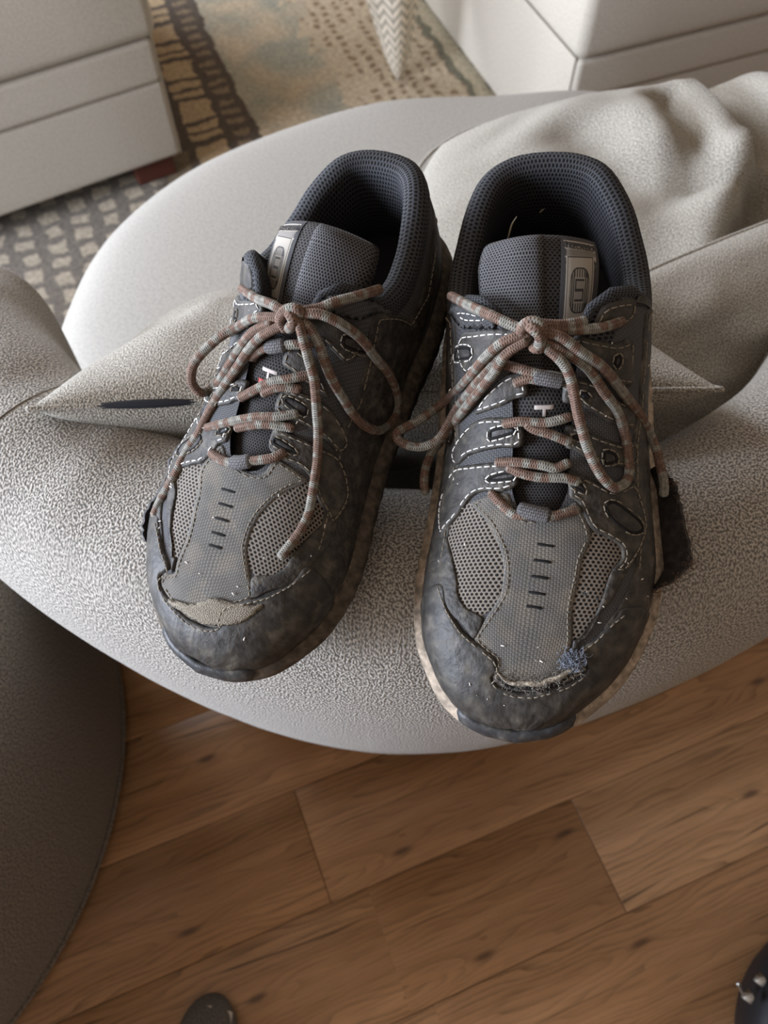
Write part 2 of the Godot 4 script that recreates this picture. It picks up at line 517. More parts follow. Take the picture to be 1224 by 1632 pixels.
# outlines of the pieces of the upper: (millimetres from the heel, thousandths of the way round from ridge to sole)
const PANELS := {
	"mesh_medial": [Vector2(197, -418), Vector2(207, -268), Vector2(218, -182), Vector2(229, -132), Vector2(241, -125), Vector2(251, -150), Vector2(255, -200), Vector2(257, -257), Vector2(253, -343), Vector2(246, -404), Vector2(236, -429), Vector2(224, -504), Vector2(213, -593), Vector2(206, -607), Vector2(200, -514)],
	"mesh_lateral": [Vector2(213, 257), Vector2(226, 193), Vector2(236, 175), Vector2(246, 161), Vector2(255, 182), Vector2(263, 204), Vector2(267, 218), Vector2(265, 268), Vector2(259, 314), Vector2(246, 332), Vector2(232, 368), Vector2(225, 436), Vector2(219, 443), Vector2(216, 375), Vector2(213, 300)],
	"vamp": [Vector2(198, -407), Vector2(196, -350), Vector2(195, -246), Vector2(195, -168), Vector2(204, -118), Vector2(207, -54), Vector2(207, 21), Vector2(204, 114), Vector2(200, 150), Vector2(200, 193), Vector2(214, 250), Vector2(227, 204), Vector2(236, 193), Vector2(246, 179), Vector2(255, 182), Vector2(268, 214), Vector2(274, 221), Vector2(275, 250), Vector2(278, 346), Vector2(283, 382), Vector2(287, 311), Vector2(290, 211), Vector2(293, 89), Vector2(293, -21), Vector2(291, -146), Vector2(286, -175), Vector2(279, -146), Vector2(275, -207), Vector2(268, -275), Vector2(259, -211), Vector2(249, -150), Vector2(242, -129), Vector2(229, -143), Vector2(218, -196), Vector2(208, -279)],
	"window_band_medial": [Vector2(202, -504), Vector2(207, -575), Vector2(212, -579), Vector2(223, -493), Vector2(236, -418), Vector2(245, -393), Vector2(252, -332), Vector2(255, -257), Vector2(259, -211), Vector2(268, -271), Vector2(261, -357), Vector2(254, -464), Vector2(247, -518), Vector2(232, -614), Vector2(216, -693), Vector2(206, -689), Vector2(201, -629)],
	"strap_a_medial": [Vector2(177, -586), Vector2(178, -425), Vector2(179, -293), Vector2(180, -157), Vector2(181, -118), Vector2(191, -118), Vector2(194, -211), Vector2(193, -329), Vector2(195, -407), Vector2(204, -504), Vector2(209, -593), Vector2(213, -643), Vector2(196, -746), Vector2(185, -707)],
	"strap_b_medial": [Vector2(160, -532), Vector2(157, -393), Vector2(159, -221), Vector2(160, -125), Vector2(162, -107), Vector2(173, -104), Vector2(173, -257), Vector2(173, -454), Vector2(175, -539), Vector2(175, -604), Vector2(167, -643)],
	"strap_c_medial": [Vector2(154, -425), Vector2(148, -368), Vector2(144, -282), Vector2(141, -189), Vector2(141, -104), Vector2(146, -79), Vector2(151, -82), Vector2(152, -157), Vector2(154, -243)],
	"strap_d_medial": [Vector2(116, -500), Vector2(119, -382), Vector2(123, -171), Vector2(125, -104), Vector2(131, -125), Vector2(135, -193), Vector2(133, -307), Vector2(134, -418), Vector2(134, -493), Vector2(127, -554), Vector2(119, -564)],
	"eyestay_top_medial": [Vector2(96, -737), Vector2(98, -706), Vector2(107, -470), Vector2(116, -277), Vector2(121, -252), Vector2(120, -257), Vector2(117, -382), Vector2(112, -507), Vector2(101, -639)],
	"strap_a_lateral": [Vector2(184, 129), Vector2(185, 179), Vector2(188, 275), Vector2(191, 396), Vector2(185, 550), Vector2(194, 643), Vector2(205, 675), Vector2(214, 625), Vector2(224, 543), Vector2(232, 454), Vector2(231, 375), Vector2(225, 432), Vector2(219, 421), Vector2(215, 332), Vector2(211, 243), Vector2(199, 182), Vector2(197, 146), Vector2(191, 136)],
	"window_band_lateral": [Vector2(226, 446), Vector2(225, 546), Vector2(232, 479), Vector2(244, 414), Vector2(251, 357), Vector2(261, 289), Vector2(275, 250), Vector2(274, 232), Vector2(268, 218), Vector2(267, 218), Vector2(265, 271), Vector2(257, 307), Vector2(247, 329), Vector2(232, 371)],
	"strap_b_lateral": [Vector2(164, 111), Vector2(164, 179), Vector2(167, 289), Vector2(168, 443), Vector2(164, 579), Vector2(175, 593), Vector2(180, 400), Vector2(178, 225), Vector2(175, 164), Vector2(174, 118), Vector2(169, 114)],
	"strap_c_lateral": [Vector2(143, 93), Vector2(143, 154), Vector2(144, 271), Vector2(148, 414), Vector2(148, 550), Vector2(158, 557), Vector2(160, 393), Vector2(157, 250), Vector2(154, 175), Vector2(154, 100), Vector2(148, 96)],
	"strap_d_lateral": [Vector2(126, 154), Vector2(127, 196), Vector2(126, 357), Vector2(121, 486), Vector2(131, 521), Vector2(139, 529), Vector2(142, 350), Vector2(138, 221), Vector2(135, 164), Vector2(131, 100)],
	"eyestay_top_lateral": [Vector2(106, 473), Vector2(99, 680), Vector2(98, 702), Vector2(105, 505), Vector2(113, 486), Vector2(121, 368), Vector2(123, 243), Vector2(122, 216), Vector2(117, 234), Vector2(113, 281)],
	"toe_cap": [Vector2(238, -571), Vector2(251, -479), Vector2(262, -371), Vector2(268, -282), Vector2(276, -154), Vector2(280, -129), Vector2(285, -139), Vector2(287, -175), Vector2(291, -118), Vector2(293, -21), Vector2(293, 79), Vector2(290, 225), Vector2(287, 329), Vector2(282, 400), Vector2(279, 389), Vector2(276, 321), Vector2(273, 268), Vector2(268, 318), Vector2(265, 361), Vector2(255, 450), Vector2(248, 546), Vector2(248, 990), Vector2(260, 990), Vector2(272, 990), Vector2(284, 990), Vector2(296, 990), Vector2(304, 990), Vector2(309, 900), Vector2(311, 600), Vector2(311, 0), Vector2(311, -600), Vector2(309, -900), Vector2(304, -990), Vector2(296, -990), Vector2(284, -990), Vector2(272, -990), Vector2(260, -990), Vector2(248, -990)],
}
const SLOTS := {
	"medial": [[Vector2(185, -271), Vector2(184, -146), Vector2(187, -125), Vector2(189, -143), Vector2(189, -275), Vector2(187, -307)], [Vector2(163, -293), Vector2(163, -164), Vector2(166, -136), Vector2(168, -168), Vector2(169, -296), Vector2(166, -311)], [Vector2(119, -564), Vector2(123, -432), Vector2(127, -411), Vector2(129, -443), Vector2(124, -596)]],
	"lateral": [[Vector2(189, 132), Vector2(188, 179), Vector2(191, 218), Vector2(194, 229), Vector2(195, 214), Vector2(193, 157), Vector2(191, 136)], [Vector2(198, 329), Vector2(196, 396), Vector2(200, 514), Vector2(204, 611), Vector2(209, 618), Vector2(212, 504), Vector2(208, 386), Vector2(203, 332)], [Vector2(168, 132), Vector2(167, 182), Vector2(169, 214), Vector2(171, 204), Vector2(170, 139)], [Vector2(148, 182), Vector2(148, 207), Vector2(150, 243), Vector2(152, 229), Vector2(152, 182)], [Vector2(131, 354), Vector2(129, 404), Vector2(133, 414), Vector2(136, 386), Vector2(135, 354)], [Vector2(173, 318), Vector2(173, 400), Vector2(177, 421), Vector2(179, 389), Vector2(180, 321)]],
}
const SLITS := [[Vector2(220, 2), Vector2(221, 60)], [Vector2(228, -4), Vector2(229, 50)], [Vector2(236, -6), Vector2(237, 44)], [Vector2(244, -8), Vector2(245, 38)], [Vector2(251, -10), Vector2(252, 32)]]
# the laces, in millimetres on each shoe
const LACES_LEFT_FOOT := {
	"lace_cross": [[Vector3(-26.2, 68.8, 199.3), Vector3(-20.5, 69.3, 205.8), Vector3(-13.2, 69.9, 211.8), Vector3(-4.1, 70.8, 211.3), Vector3(5.5, 70.3, 212.2), Vector3(13.6, 68.9, 209.6), Vector3(17.9, 67.7, 207.9)],
		[Vector3(-22.9, 77.3, 185), Vector3(-12.1, 80.7, 186.3), Vector3(0.8, 81, 188.2), Vector3(6.8, 80, 189.3), Vector3(13.3, 79.5, 186.3)],
		[Vector3(-16.9, 77.9, 188.4), Vector3(-8.8, 78.6, 192.2), Vector3(-0.1, 78.2, 193.8), Vector3(11.7, 77.3, 193.8), Vector3(18.3, 74.5, 194.9)],
		[Vector3(-19, 87.2, 167.4), Vector3(-11.6, 90.6, 167.5), Vector3(0.5, 91.1, 168.6), Vector3(8.7, 91.4, 167.1), Vector3(13.5, 90.6, 165.1)],
		[Vector3(-7.7, 90.5, 168.9), Vector3(-4.2, 89.4, 171.3), Vector3(4.1, 88.2, 173.7), Vector3(13.4, 84.4, 176.4)],
		[Vector3(-18.7, 103.8, 141.8), Vector3(-10.5, 105, 145.1), Vector3(-2.4, 104.3, 147.4), Vector3(8.3, 102.7, 149), Vector3(13.4, 98.7, 152.4)],
		[Vector3(-13.6, 100, 150.3), Vector3(-7.7, 102.6, 149.2), Vector3(-1.7, 102.5, 150), Vector3(7.7, 101.5, 150.8)]],
	"top_lace": [[Vector3(-48.5, 97.3, 96.2), Vector3(-37.1, 113.9, 112.9), Vector3(-26.5, 121.8, 123.1), Vector3(-17.2, 123.3, 129.3), Vector3(-8.9, 122.8, 133.1)],
		[Vector3(-2.3, 123.9, 132.6), Vector3(12.6, 119.4, 131.6), Vector3(27.9, 113.7, 127.6), Vector3(38.6, 107.2, 120.6)],
		[Vector3(-2.9, 124.3, 130.4), Vector3(8.3, 121.8, 130), Vector3(19.4, 118.3, 126.4)]],
	"bow_loop": [[Vector3(-7.7, 122.4, 134), Vector3(-19.6, 119.1, 136.9), Vector3(-29.1, 108.9, 139.9), Vector3(-38.3, 91.9, 142.5), Vector3(-51.1, 59.8, 138.9), Vector3(-66.2, 60, 151.3), Vector3(-76.6, 61.1, 158.2), Vector3(-80.3, 61.9, 161.9), Vector3(-77.9, 61.5, 166.4), Vector3(-69.4, 60.5, 169.1), Vector3(-61.5, 60.8, 168.1), Vector3(-54.8, 62.3, 163.5), Vector3(-46.8, 66.3, 150.1), Vector3(-35.3, 90.2, 146.5), Vector3(-23.8, 107.3, 140.6), Vector3(-15.9, 116, 137.1), Vector3(-7.7, 119.9, 135.3)],
		[Vector3(-1.6, 119.8, 136.1), Vector3(8.2, 116.1, 140), Vector3(21.7, 105.4, 145.1), Vector3(30.7, 93.3, 152.6), Vector3(38.2, 82.8, 158.5), Vector3(43.3, 73.2, 168), Vector3(45.3, 66.8, 178.9), Vector3(46.2, 63.5, 185.9), Vector3(43.6, 64.2, 192.1), Vector3(38, 67.6, 195.7), Vector3(32.4, 73, 193.4), Vector3(27.2, 79, 187.6), Vector3(22.7, 85.7, 179.8), Vector3(20.5, 90.1, 174.7), Vector3(17.4, 96.9, 166.5), Vector3(15.2, 103.4, 158.8), Vector3(12.7, 109.1, 151.2), Vector3(8.3, 114.4, 145.6), Vector3(-1, 119.2, 138.6)]],
	"lace_tail": [[Vector3(-8.9, 120.4, 137.6), Vector3(-18.3, 115, 141.3), Vector3(-25, 103.9, 146.6), Vector3(-33.8, 90.6, 151.1), Vector3(-43.1, 73.5, 154.9), Vector3(-54.4, 44.4, 156.2), Vector3(-60.5, 43.3, 163.6), Vector3(-64.5, 41.5, 171.9), Vector3(-66.2, 39.1, 180.8), Vector3(-65.5, 36.7, 188.5)],
		[Vector3(-2.3, 123.7, 134.6), Vector3(7.9, 122.4, 136.9), Vector3(17.9, 114.6, 141.2), Vector3(28.1, 105.4, 143.9), Vector3(37.4, 92.4, 148.1), Vector3(44, 81.5, 151.3), Vector3(53.3, 63, 153.3), Vector3(59.8, 47.5, 156.1), Vector3(63.7, 44.3, 164.6), Vector3(66.2, 41.1, 173.9), Vector3(68.3, 38.2, 182.5), Vector3(68.3, 36.1, 189.2)]],
	"lace_knot": [[Vector3(-10.4, 119.3, 135.6), Vector3(-10.8, 124.8, 133.2), Vector3(-7.8, 128.9, 132.2), Vector3(-3.7, 129.1, 132.8), Vector3(-1.2, 127, 135.4), Vector3(-1.7, 123, 138.3), Vector3(-3.1, 118.6, 140.6), Vector3(-5.2, 117.6, 139)],
		[Vector3(-9, 126, 130.8), Vector3(-5.4, 129.2, 135.8), Vector3(-2.1, 125.8, 138.1), Vector3(-2.1, 117.7, 140.5)]],
	"lace_keeper": [[Vector3(-10.3, 71.5, 209.2), Vector3(-3.8, 71.6, 210.9), Vector3(2.9, 70.7, 212)],
		[Vector3(-2.7, 103.8, 148.9), Vector3(2.9, 103.6, 150), Vector3(8.6, 102.1, 150.4)]],
}
const LACES_RIGHT_FOOT := {
	"lace_cross": [[Vector3(-22.1, 65.9, 201.7), Vector3(-13.3, 67.9, 203.7), Vector3(-4.4, 69.7, 202.9), Vector3(5.4, 71.7, 198.7), Vector3(16.7, 73.1, 192.9), Vector3(21, 72.3, 187.2)],
		[Vector3(-32.4, 66.5, 189.3), Vector3(-17.6, 75, 184.6), Vector3(0.2, 81.6, 177.5), Vector3(13, 83.1, 172.9), Vector3(21.3, 81.8, 167.1)],
		[Vector3(-9.1, 76.6, 185.4), Vector3(-0.7, 79.3, 181.9), Vector3(8, 80.9, 178.6), Vector3(21.3, 78.3, 174.4)],
		[Vector3(-12.7, 82.7, 170.3), Vector3(-4.4, 87.7, 165.1), Vector3(4.8, 91.9, 158.9), Vector3(13.6, 93.2, 154.4), Vector3(22, 91.8, 147.6)],
		[Vector3(1.6, 88.1, 165.1), Vector3(6.5, 90.2, 161.6), Vector3(11.7, 91, 158.9), Vector3(19.2, 88.6, 156)],
		[Vector3(-12.6, 94, 150.7), Vector3(-5.7, 99.4, 145.9), Vector3(3, 102.3, 142.9), Vector3(12.8, 103.6, 139.1), Vector3(19.8, 101.6, 135.3)]],
	"top_lace": [[Vector3(-32.2, 104.9, 119), Vector3(-15.3, 112.9, 125.8), Vector3(-2.6, 117.7, 128.5), Vector3(6.3, 118, 130.4)],
		[Vector3(14.5, 119.3, 128.5), Vector3(23.5, 117.7, 121.9), Vector3(28.6, 116.8, 115.9), Vector3(37, 109.8, 102.9), Vector3(39.8, 102.1, 93.1)]],
	"bow_loop": [[Vector3(5.5, 116.1, 132.9), Vector3(-11.4, 111.2, 135.8), Vector3(-25.7, 99.1, 138), Vector3(-34.6, 96.1, 145.8), Vector3(-41.4, 92.2, 154.1), Vector3(-46.6, 87.8, 162.2), Vector3(-48.5, 82.9, 167.6), Vector3(-47.9, 77.4, 171.8), Vector3(-44.4, 71.7, 172.8), Vector3(-43, 68.2, 167.7), Vector3(-33.3, 77.8, 162.7), Vector3(-28.1, 85.1, 156.3), Vector3(-21.4, 94.4, 148.8), Vector3(-12.2, 105.3, 141.5), Vector3(0.2, 113.2, 136)],
		[Vector3(13.8, 118.3, 130), Vector3(24.4, 119.1, 126.1), Vector3(31.5, 114.5, 124), Vector3(37.4, 104.3, 121.6), Vector3(41.9, 92.9, 120.1), Vector3(45.2, 77.2, 119.6), Vector3(47.5, 59.5, 117.3), Vector3(48.2, 42.6, 117), Vector3(48.9, 29, 119.8), Vector3(50, 25.4, 127.8), Vector3(50.1, 30.8, 138.5), Vector3(50, 41.1, 146), Vector3(47.7, 55, 150.2), Vector3(43.9, 67.1, 150.6), Vector3(39.5, 77.4, 148.1), Vector3(34.8, 88.2, 145.1), Vector3(30.3, 98.1, 140.4), Vector3(27, 106, 135.9), Vector3(21.1, 114.4, 131.8), Vector3(14.6, 117.1, 130.8)]],
	"lace_tail": [[Vector3(6.9, 113.8, 135.6), Vector3(-4.3, 108, 142.8), Vector3(-12.1, 100.1, 149), Vector3(-18, 92.3, 156.1), Vector3(-26.1, 82, 166.3), Vector3(-32, 73.9, 174.5), Vector3(-35.7, 67.6, 183.1), Vector3(-38, 62.7, 193.8), Vector3(-42.6, 57, 204.4), Vector3(-43.2, 54.6, 217.2), Vector3(-45.2, 51.3, 227.2), Vector3(-48.2, 46.6, 236.3), Vector3(-49.4, 42.7, 244.6)],
		[Vector3(10.6, 120.4, 131), Vector3(16.8, 118.3, 133.2), Vector3(20.9, 111.5, 138.9), Vector3(24.6, 104.2, 144.7), Vector3(28.3, 96.5, 150.4), Vector3(30.5, 90.2, 156.2), Vector3(32.8, 83.8, 162.9), Vector3(35.5, 76, 170.9), Vector3(38.7, 68.4, 182.3), Vector3(40.4, 63.5, 191.3), Vector3(42.3, 60.9, 199.3), Vector3(44.3, 57.3, 209.7), Vector3(44.4, 56.4, 220.7), Vector3(42.6, 56, 230.2), Vector3(41, 55.4, 236.9)]],
	"lace_knot": [[Vector3(8.3, 111.8, 136.1), Vector3(6.2, 116, 135), Vector3(8.1, 120.5, 131.9), Vector3(12.9, 122.7, 129.5), Vector3(16.8, 121.8, 129.1), Vector3(14, 117.7, 130.7)],
		[Vector3(7.9, 119.9, 129.3), Vector3(12.9, 121.4, 132.4), Vector3(15.1, 118.8, 134.6), Vector3(10.6, 112.8, 136)]],
	"lace_keeper": [[Vector3(-4.5, 69.8, 202.6), Vector3(0.3, 71, 201.3), Vector3(4.4, 71.6, 199.1)],
		[Vector3(-1.3, 101.4, 144.3), Vector3(3, 102.7, 143.2), Vector3(6.6, 103.2, 141.5)]],
}

#------------------------------------------------------------------ the shape of a shoe
func bake(called: String, keys: Array) -> void:
	# monotone cubic through the keys, tabled every half millimetre
	var n := keys.size()
	var slope := []
	for i in n - 1:
		slope.append((keys[i + 1].y - keys[i].y) / (keys[i + 1].x - keys[i].x))
	var tangent := []
	for i in n:
		if i == 0:
			tangent.append(slope[0])
		elif i == n - 1:
			tangent.append(slope[n - 2])
		elif slope[i - 1] * slope[i] <= 0:
			tangent.append(0.0)
		else:
			var a: float = keys[i].x - keys[i - 1].x
			var b: float = keys[i + 1].x - keys[i].x
			tangent.append((3 * (a + b)) / ((2 * b + a) / slope[i - 1] + (b + 2 * a) / slope[i]))
	var out := PackedFloat32Array()
	var k := 0
	for j in 626:
		var x := clampf(j * 0.5, keys[0].x, keys[n - 1].x)
		while k < n - 2 and x > keys[k + 1].x:
			k += 1
		var h: float = keys[k + 1].x - keys[k].x
		var s: float = (x - keys[k].x) / h
		out.append((1 + 2 * s) * (1 - s) * (1 - s) * keys[k].y + s * (1 - s) * (1 - s) * h * tangent[k] + s * s * (3 - 2 * s) * keys[k + 1].y + s * s * (s - 1) * h * tangent[k + 1])
	tables[called] = out

func look(called: String, z: float) -> float:
	var t: PackedFloat32Array = tables[called]
	var f := clampf(z * 2.0, 0.0, 624.0)
	var i := mini(int(f), 624)
	return lerpf(t[i], t[mini(i + 1, 625)], f - i)

func make_tables() -> void:
	bake("medial", [Vector2(0, 0), Vector2(1.5, -12), Vector2(5, -21), Vector2(11, -29), Vector2(22, -37), Vector2(45, -45), Vector2(80, -51), Vector2(115, -52), Vector2(150, -52), Vector2(185, -55), Vector2(215, -59), Vector2(240, -61.5), Vector2(262, -60), Vector2(282, -53), Vector2(296, -45), Vector2(304, -36), Vector2(309, -27), Vector2(312, -12)])
	bake("lateral", [Vector2(0, 0), Vector2(1.5, 14), Vector2(5, 25), Vector2(11, 34), Vector2(22, 42), Vector2(45, 52), Vector2(80, 58), Vector2(115, 59), Vector2(150, 58.5), Vector2(185, 59), Vector2(215, 60), Vector2(240, 57), Vector2(262, 49), Vector2(282, 37), Vector2(296, 23), Vector2(304, 12), Vector2(309, 3), Vector2(312, -12)])
	bake("ridge", [Vector2(0, 0), Vector2(100, 0), Vector2(160, 0), Vector2(220, -2), Vector2(270, -7), Vector2(312, -12)])
	bake("feather", [Vector2(0, 24), Vector2(60, 23), Vector2(130, 21), Vector2(200, 18), Vector2(250, 17), Vector2(290, 19), Vector2(312, 22)])
	bake("crest", [Vector2(0, 120), Vector2(85, 120), Vector2(105, 106), Vector2(130, 86), Vector2(155, 70), Vector2(175, 60), Vector2(195, 51.5), Vector2(210, 46), Vector2(235, 40), Vector2(260, 34.5), Vector2(280, 29), Vector2(293, 23.5), Vector2(302, 17), Vector2(308, 10), Vector2(312, 2)])
	bake("round", [Vector2(0, 0.55), Vector2(60, 0.6), Vector2(100, 0.75), Vector2(150, 0.95), Vector2(190, 0.95), Vector2(230, 0.85), Vector2(270, 0.8), Vector2(312, 0.8)])
	bake("collar", [Vector2(0, 86), Vector2(15, 87), Vector2(35, 83), Vector2(55, 77), Vector2(75, 76), Vector2(90, 81), Vector2(103, 87), Vector2(115, 90)])
	bake("gap", [Vector2(95, 36), Vector2(105, 30), Vector2(115, 24), Vector2(135, 16.5), Vector2(155, 14.5), Vector2(175, 14), Vector2(190, 14), Vector2(200, 11.5), Vector2(206, 6), Vector2(208, 0)])

const LONG := 312.0
var mirror := 1.0       # -1 for the right foot
var wide_heel := 1.0
var wide_toe := 1.0
var lengthen := 1.0
var heighten := 1.0

func sized(x: float, y: float, z: float) -> Vector3:
	var w := lerpf(wide_heel, wide_toe, clampf((z - 100.0) / 120.0, 0, 1))
	return Vector3(mirror * x * w, y * heighten, z * lengthen) * 0.001

func skin(z: float, t: float) -> Vector3:
	var a := absf(t) * PI / 2
	var e := look("round", z)
	var s := pow(sin(a), e)
	var c := pow(maxf(cos(a), 0.0), e)
	var mid := look("ridge", z)
	var edge := look("medial", z) if t < 0 else look("lateral", z)
	return sized(mid + (edge - mid) * s, look("feather", z) + look("crest", z) * c, z)

func skin_normal(z: float, t: float) -> Vector3:
	var z0 := clampf(z - 0.6, 0, LONG)
	var z1 := clampf(z + 0.6, 0, LONG)
	var t0 := maxf(t - 0.006, -1)
	var t1 := minf(t + 0.006, 1)
	var n := (skin(z1, t) - skin(z0, t)).cross(skin(z, t1) - skin(z, t0)) * mirror
	return n.normalized() if n.length() > 1e-12 else Vector3(0, 0.3, 1)

func raised(z: float, t: float, off: float) -> Vector3:
	return skin(z, t) + skin_normal(z, t) * (off * 0.001)

func rim(z: float, side: float) -> float:
	# where the opening begins, as t
	if z > 208.0:
		return 0.0
	var e := look("round", z)
	var w := absf((look("lateral", z) if side > 0 else look("medial", z)) - look("ridge", z))
	var c := clampf((look("collar", z) - look("feather", z)) / look("crest", z), 0, 1)
	var by_height := acos(pow(c, 1.0 / e)) / (PI / 2)
	var g := clampf(look("gap", z) / maxf(w, 0.001), 0, 1)
	var by_gap := asin(pow(g, 1.0 / e)) / (PI / 2)
	return lerpf(by_height, by_gap, smoothstep(95.0, 117.0, z))

func z_stations(count: int) -> PackedFloat32Array:
	var out := PackedFloat32Array()
	for i in count + 1:
		var f := float(i) / count
		out.append(LONG * (0.55 * (0.5 - 0.5 * cos(PI * f)) + 0.45 * f))
	return out

const WIDE := 72.0      # millimetres to a unit of t, for laying panels out flat

func panel_mesh(corners: Array, off: float, bevel := 1.2, rough := 0.25, base := -0.3) -> ArrayMesh:
	# a piece of the upper: an outline of (z, 1000 t) cut out, laid on the skin and raised by its thickness
	var flat := []
	for c in corners:
		flat.append(Vector2(c.y * 0.001 * WIDE, c.x))
	var edge := smooth_outline(flat, 1.9)
	if Geometry2D.is_polygon_clockwise(edge):
		edge.reverse()
	var n := edge.size()
	var rings := [edge]
	for inset in [bevel * 0.3, bevel]:
		var ring := PackedVector2Array()
		for i in n:
			var d := (edge[(i + 1) % n] - edge[(i - 1 + n) % n]).normalized()
			ring.append(edge[i] + Vector2(-d.y, d.x) * inset)
		if not Geometry2D.is_point_in_polygon(ring[0], edge):
			for i in n:
				ring[i] = edge[i] * 2.0 - ring[i]
		rings.append(ring)
	var inner: PackedVector2Array = rings[2]
	var pts := inner.duplicate()
	var lo := inner[0]
	var hi := inner[0]
	for p in inner:
		lo = lo.min(p)
		hi = hi.max(p)
	var step := 2.6
	var y := lo.y + step / 2
	var odd := 0
	while y < hi.y:
		var x := lo.x + step * (0.5 if odd % 2 else 1.0)
		while x < hi.x:
			var p := Vector2(x, y)
			if Geometry2D.is_point_in_polygon(p, inner):
				var clear := true
				for q in inner:
					if q.distance_squared_to(p) < 1.6:
						clear = false
						break
				if clear:
					pts.append(p)
			x += step
		y += step * 0.87
		odd += 1
	var s := Shape.new()
	var top := PackedVector3Array()
	for p in pts:
		top.append(lay(p, off, rough))
	var uv_k := 1.0
	var faces := Geometry2D.triangulate_delaunay(pts)
	for i in range(0, faces.size(), 3):
		var a := faces[i]
		var b := faces[i + 1]
		var c := faces[i + 2]
		if not Geometry2D.is_point_in_polygon((pts[a] + pts[b] + pts[c]) / 3.0, inner):
			continue
		if ((pts[b] - pts[a]).cross(pts[c] - pts[a]) > 0) == (mirror > 0):
			s.tri(top[a], top[c], top[b], pts[a] * uv_k, pts[c] * uv_k, pts[b] * uv_k)
		else:
			s.tri(top[a], top[b], top[c], pts[a] * uv_k, pts[b] * uv_k, pts[c] * uv_k)
	var heights := [base, off * 0.75, off]
	var laid := []
	for r in 3:
		var row := PackedVector3Array()
		for p in rings[r]:
			row.append(lay(p, heights[r], rough if r == 2 else 0.0))
		laid.append(row)
	for r in 2:
		for i in n:
			var j := (i + 1) % n
			var ra: PackedVector2Array = rings[r]
			var rb: PackedVector2Array = rings[r + 1]
			if mirror > 0:
				s.quad(laid[r][i], laid[r + 1][i], laid[r + 1][j], laid[r][j], 0, ra[i], rb[i], rb[j], ra[j])
			else:
				s.quad(laid[r][i], laid[r][j], laid[r + 1][j], laid[r + 1][i], 0, ra[i], ra[j], rb[j], rb[i])
	return s.done()

func lay(p: Vector2, off: float, rough := 0.0) -> Vector3:
	var w := 0.0
	if rough > 0.0:
		w = rough * (wrinkle.get_noise_2d(p.x * 2.2, p.y * 2.2) + 0.5 * wrinkle.get_noise_2d(p.x * 7.0 + 90, p.y * 7.0))
	return raised(clampf(p.y, 0, LONG), clampf(p.x / WIDE, -1, 1), off + w)

func flat_points(corners: Array) -> Array:
	var out := []
	for c in corners:
		out.append(Vector2(c.y * 0.001 * WIDE, c.x))
	return out

func stitches(s: Shape, flat: PackedVector2Array, off: float, closed := false, dash := 2.5, gap := 1.3, width := 0.42) -> void:
	# short threads along a line laid on the skin
	var n := flat.size()
	var along := 0.0
	var from := Vector2.ZERO
	var drawing := false
	for i in (n if closed else n - 1):
		var a := flat[i]
		var b := flat[(i + 1) % n]
		var d := a.distance_to(b)
		var here := 0.0
		while here < d:
			var phase := fposmod(along + here, dash + gap)
			if not drawing and phase < dash:
				drawing = true
				from = a.lerp(b, here / d)
			elif drawing and phase >= dash:
				drawing = false
				var to := a.lerp(b, here / d)
				if rng.randf() > 0.08:
					tube(s, PackedVector3Array([lay(from, off), lay(from.lerp(to, 0.5), off + 0.25), lay(to, off)]), width * 0.001, 5, 25.0, 0.8, false)
			here += 0.2
		along += d

func inset_line(corners: Array, inset: float) -> PackedVector2Array:
	var edge := smooth_outline(flat_points(corners), 1.5)
	var inside := Geometry2D.offset_polygon(edge, -inset)
	return inside[0] if inside.size() else PackedVector2Array()

func contour(z_from := 0.0) -> Array:
	# the feather line from the medial side round the toe to the lateral side, or the whole outline from the heel
	var zs := z_stations(110)
	var out := []
	for i in zs.size():
		if zs[i] >= z_from:
			out.append([zs[i], -1.0])
	for i in range(zs.size() - 2, -1 if z_from <= 0.0 else -1, -1):
		if zs[i] >= z_from:
			out.append([zs[i], 1.0])
	return out

func sole_band(levels: Array, z_from := 0.0, wave := 0.0, fade := false) -> ArrayMesh:
	# levels are (outward, height, kind): kind 1 measures height from the feather line, 0 from the ground
	var c := contour(z_from)
	var n := c.size()
	var plan := PackedVector2Array()
	for k in c:
		var x := look("medial", k[0]) if k[1] < 0 else look("lateral", k[0])
		plan.append(Vector2(x, k[0]))
	var rows := []
	var uvs := []
	for i in n:
		var d := (plan[mini(i + 1, n - 1)] - plan[maxi(i - 1, 0)])
		if z_from <= 0.0 and (i == 0 or i == n - 1):
			d = plan[1] - plan[n - 2]
		d = d.normalized()
		var out := Vector2(-d.y, d.x)
		var row := PackedVector3Array()
		var uv := PackedVector2Array()
		var z: float = c[i][0]
		var spring := 16.0 * pow(clampf((z - 235.0) / 80.0, 0, 1), 1.6) + 5.0 * pow(clampf((30.0 - z) / 30.0, 0, 1), 1.6)
		var scale := 1.0
		if fade:
			scale = smoothstep(0.0, 0.18, minf(float(i), float(n - 1 - i)) / (n - 1))
		for l in levels:
			var o: float = l.x * (scale if fade else 1.0) + wave * sin(i * 1.7) * (1.0 if l.z == 0 else 0.0)
			var y: float = (look("feather", z) + l.y * (scale if fade and l.y > 0 else 1.0)) if l.z == 1 else lerpf(spring, look("feather", z), l.y)
			var p := plan[i] + out * o
			row.append(sized(p.x, y, p.y))
			uv.append(Vector2(i, l.y))
		rows.append(row)
		uvs.append(uv)
	if z_from <= 0.0:
		rows.append(rows[0])
		uvs.append(uvs[0])
	var s := Shape.new()
	s.grid(rows, uvs, 0, mirror < 0)
	return s.done()

func millis(points: Array) -> Array:
	var out := []
	for p in points:
		out.append(p * 0.001)
	return out

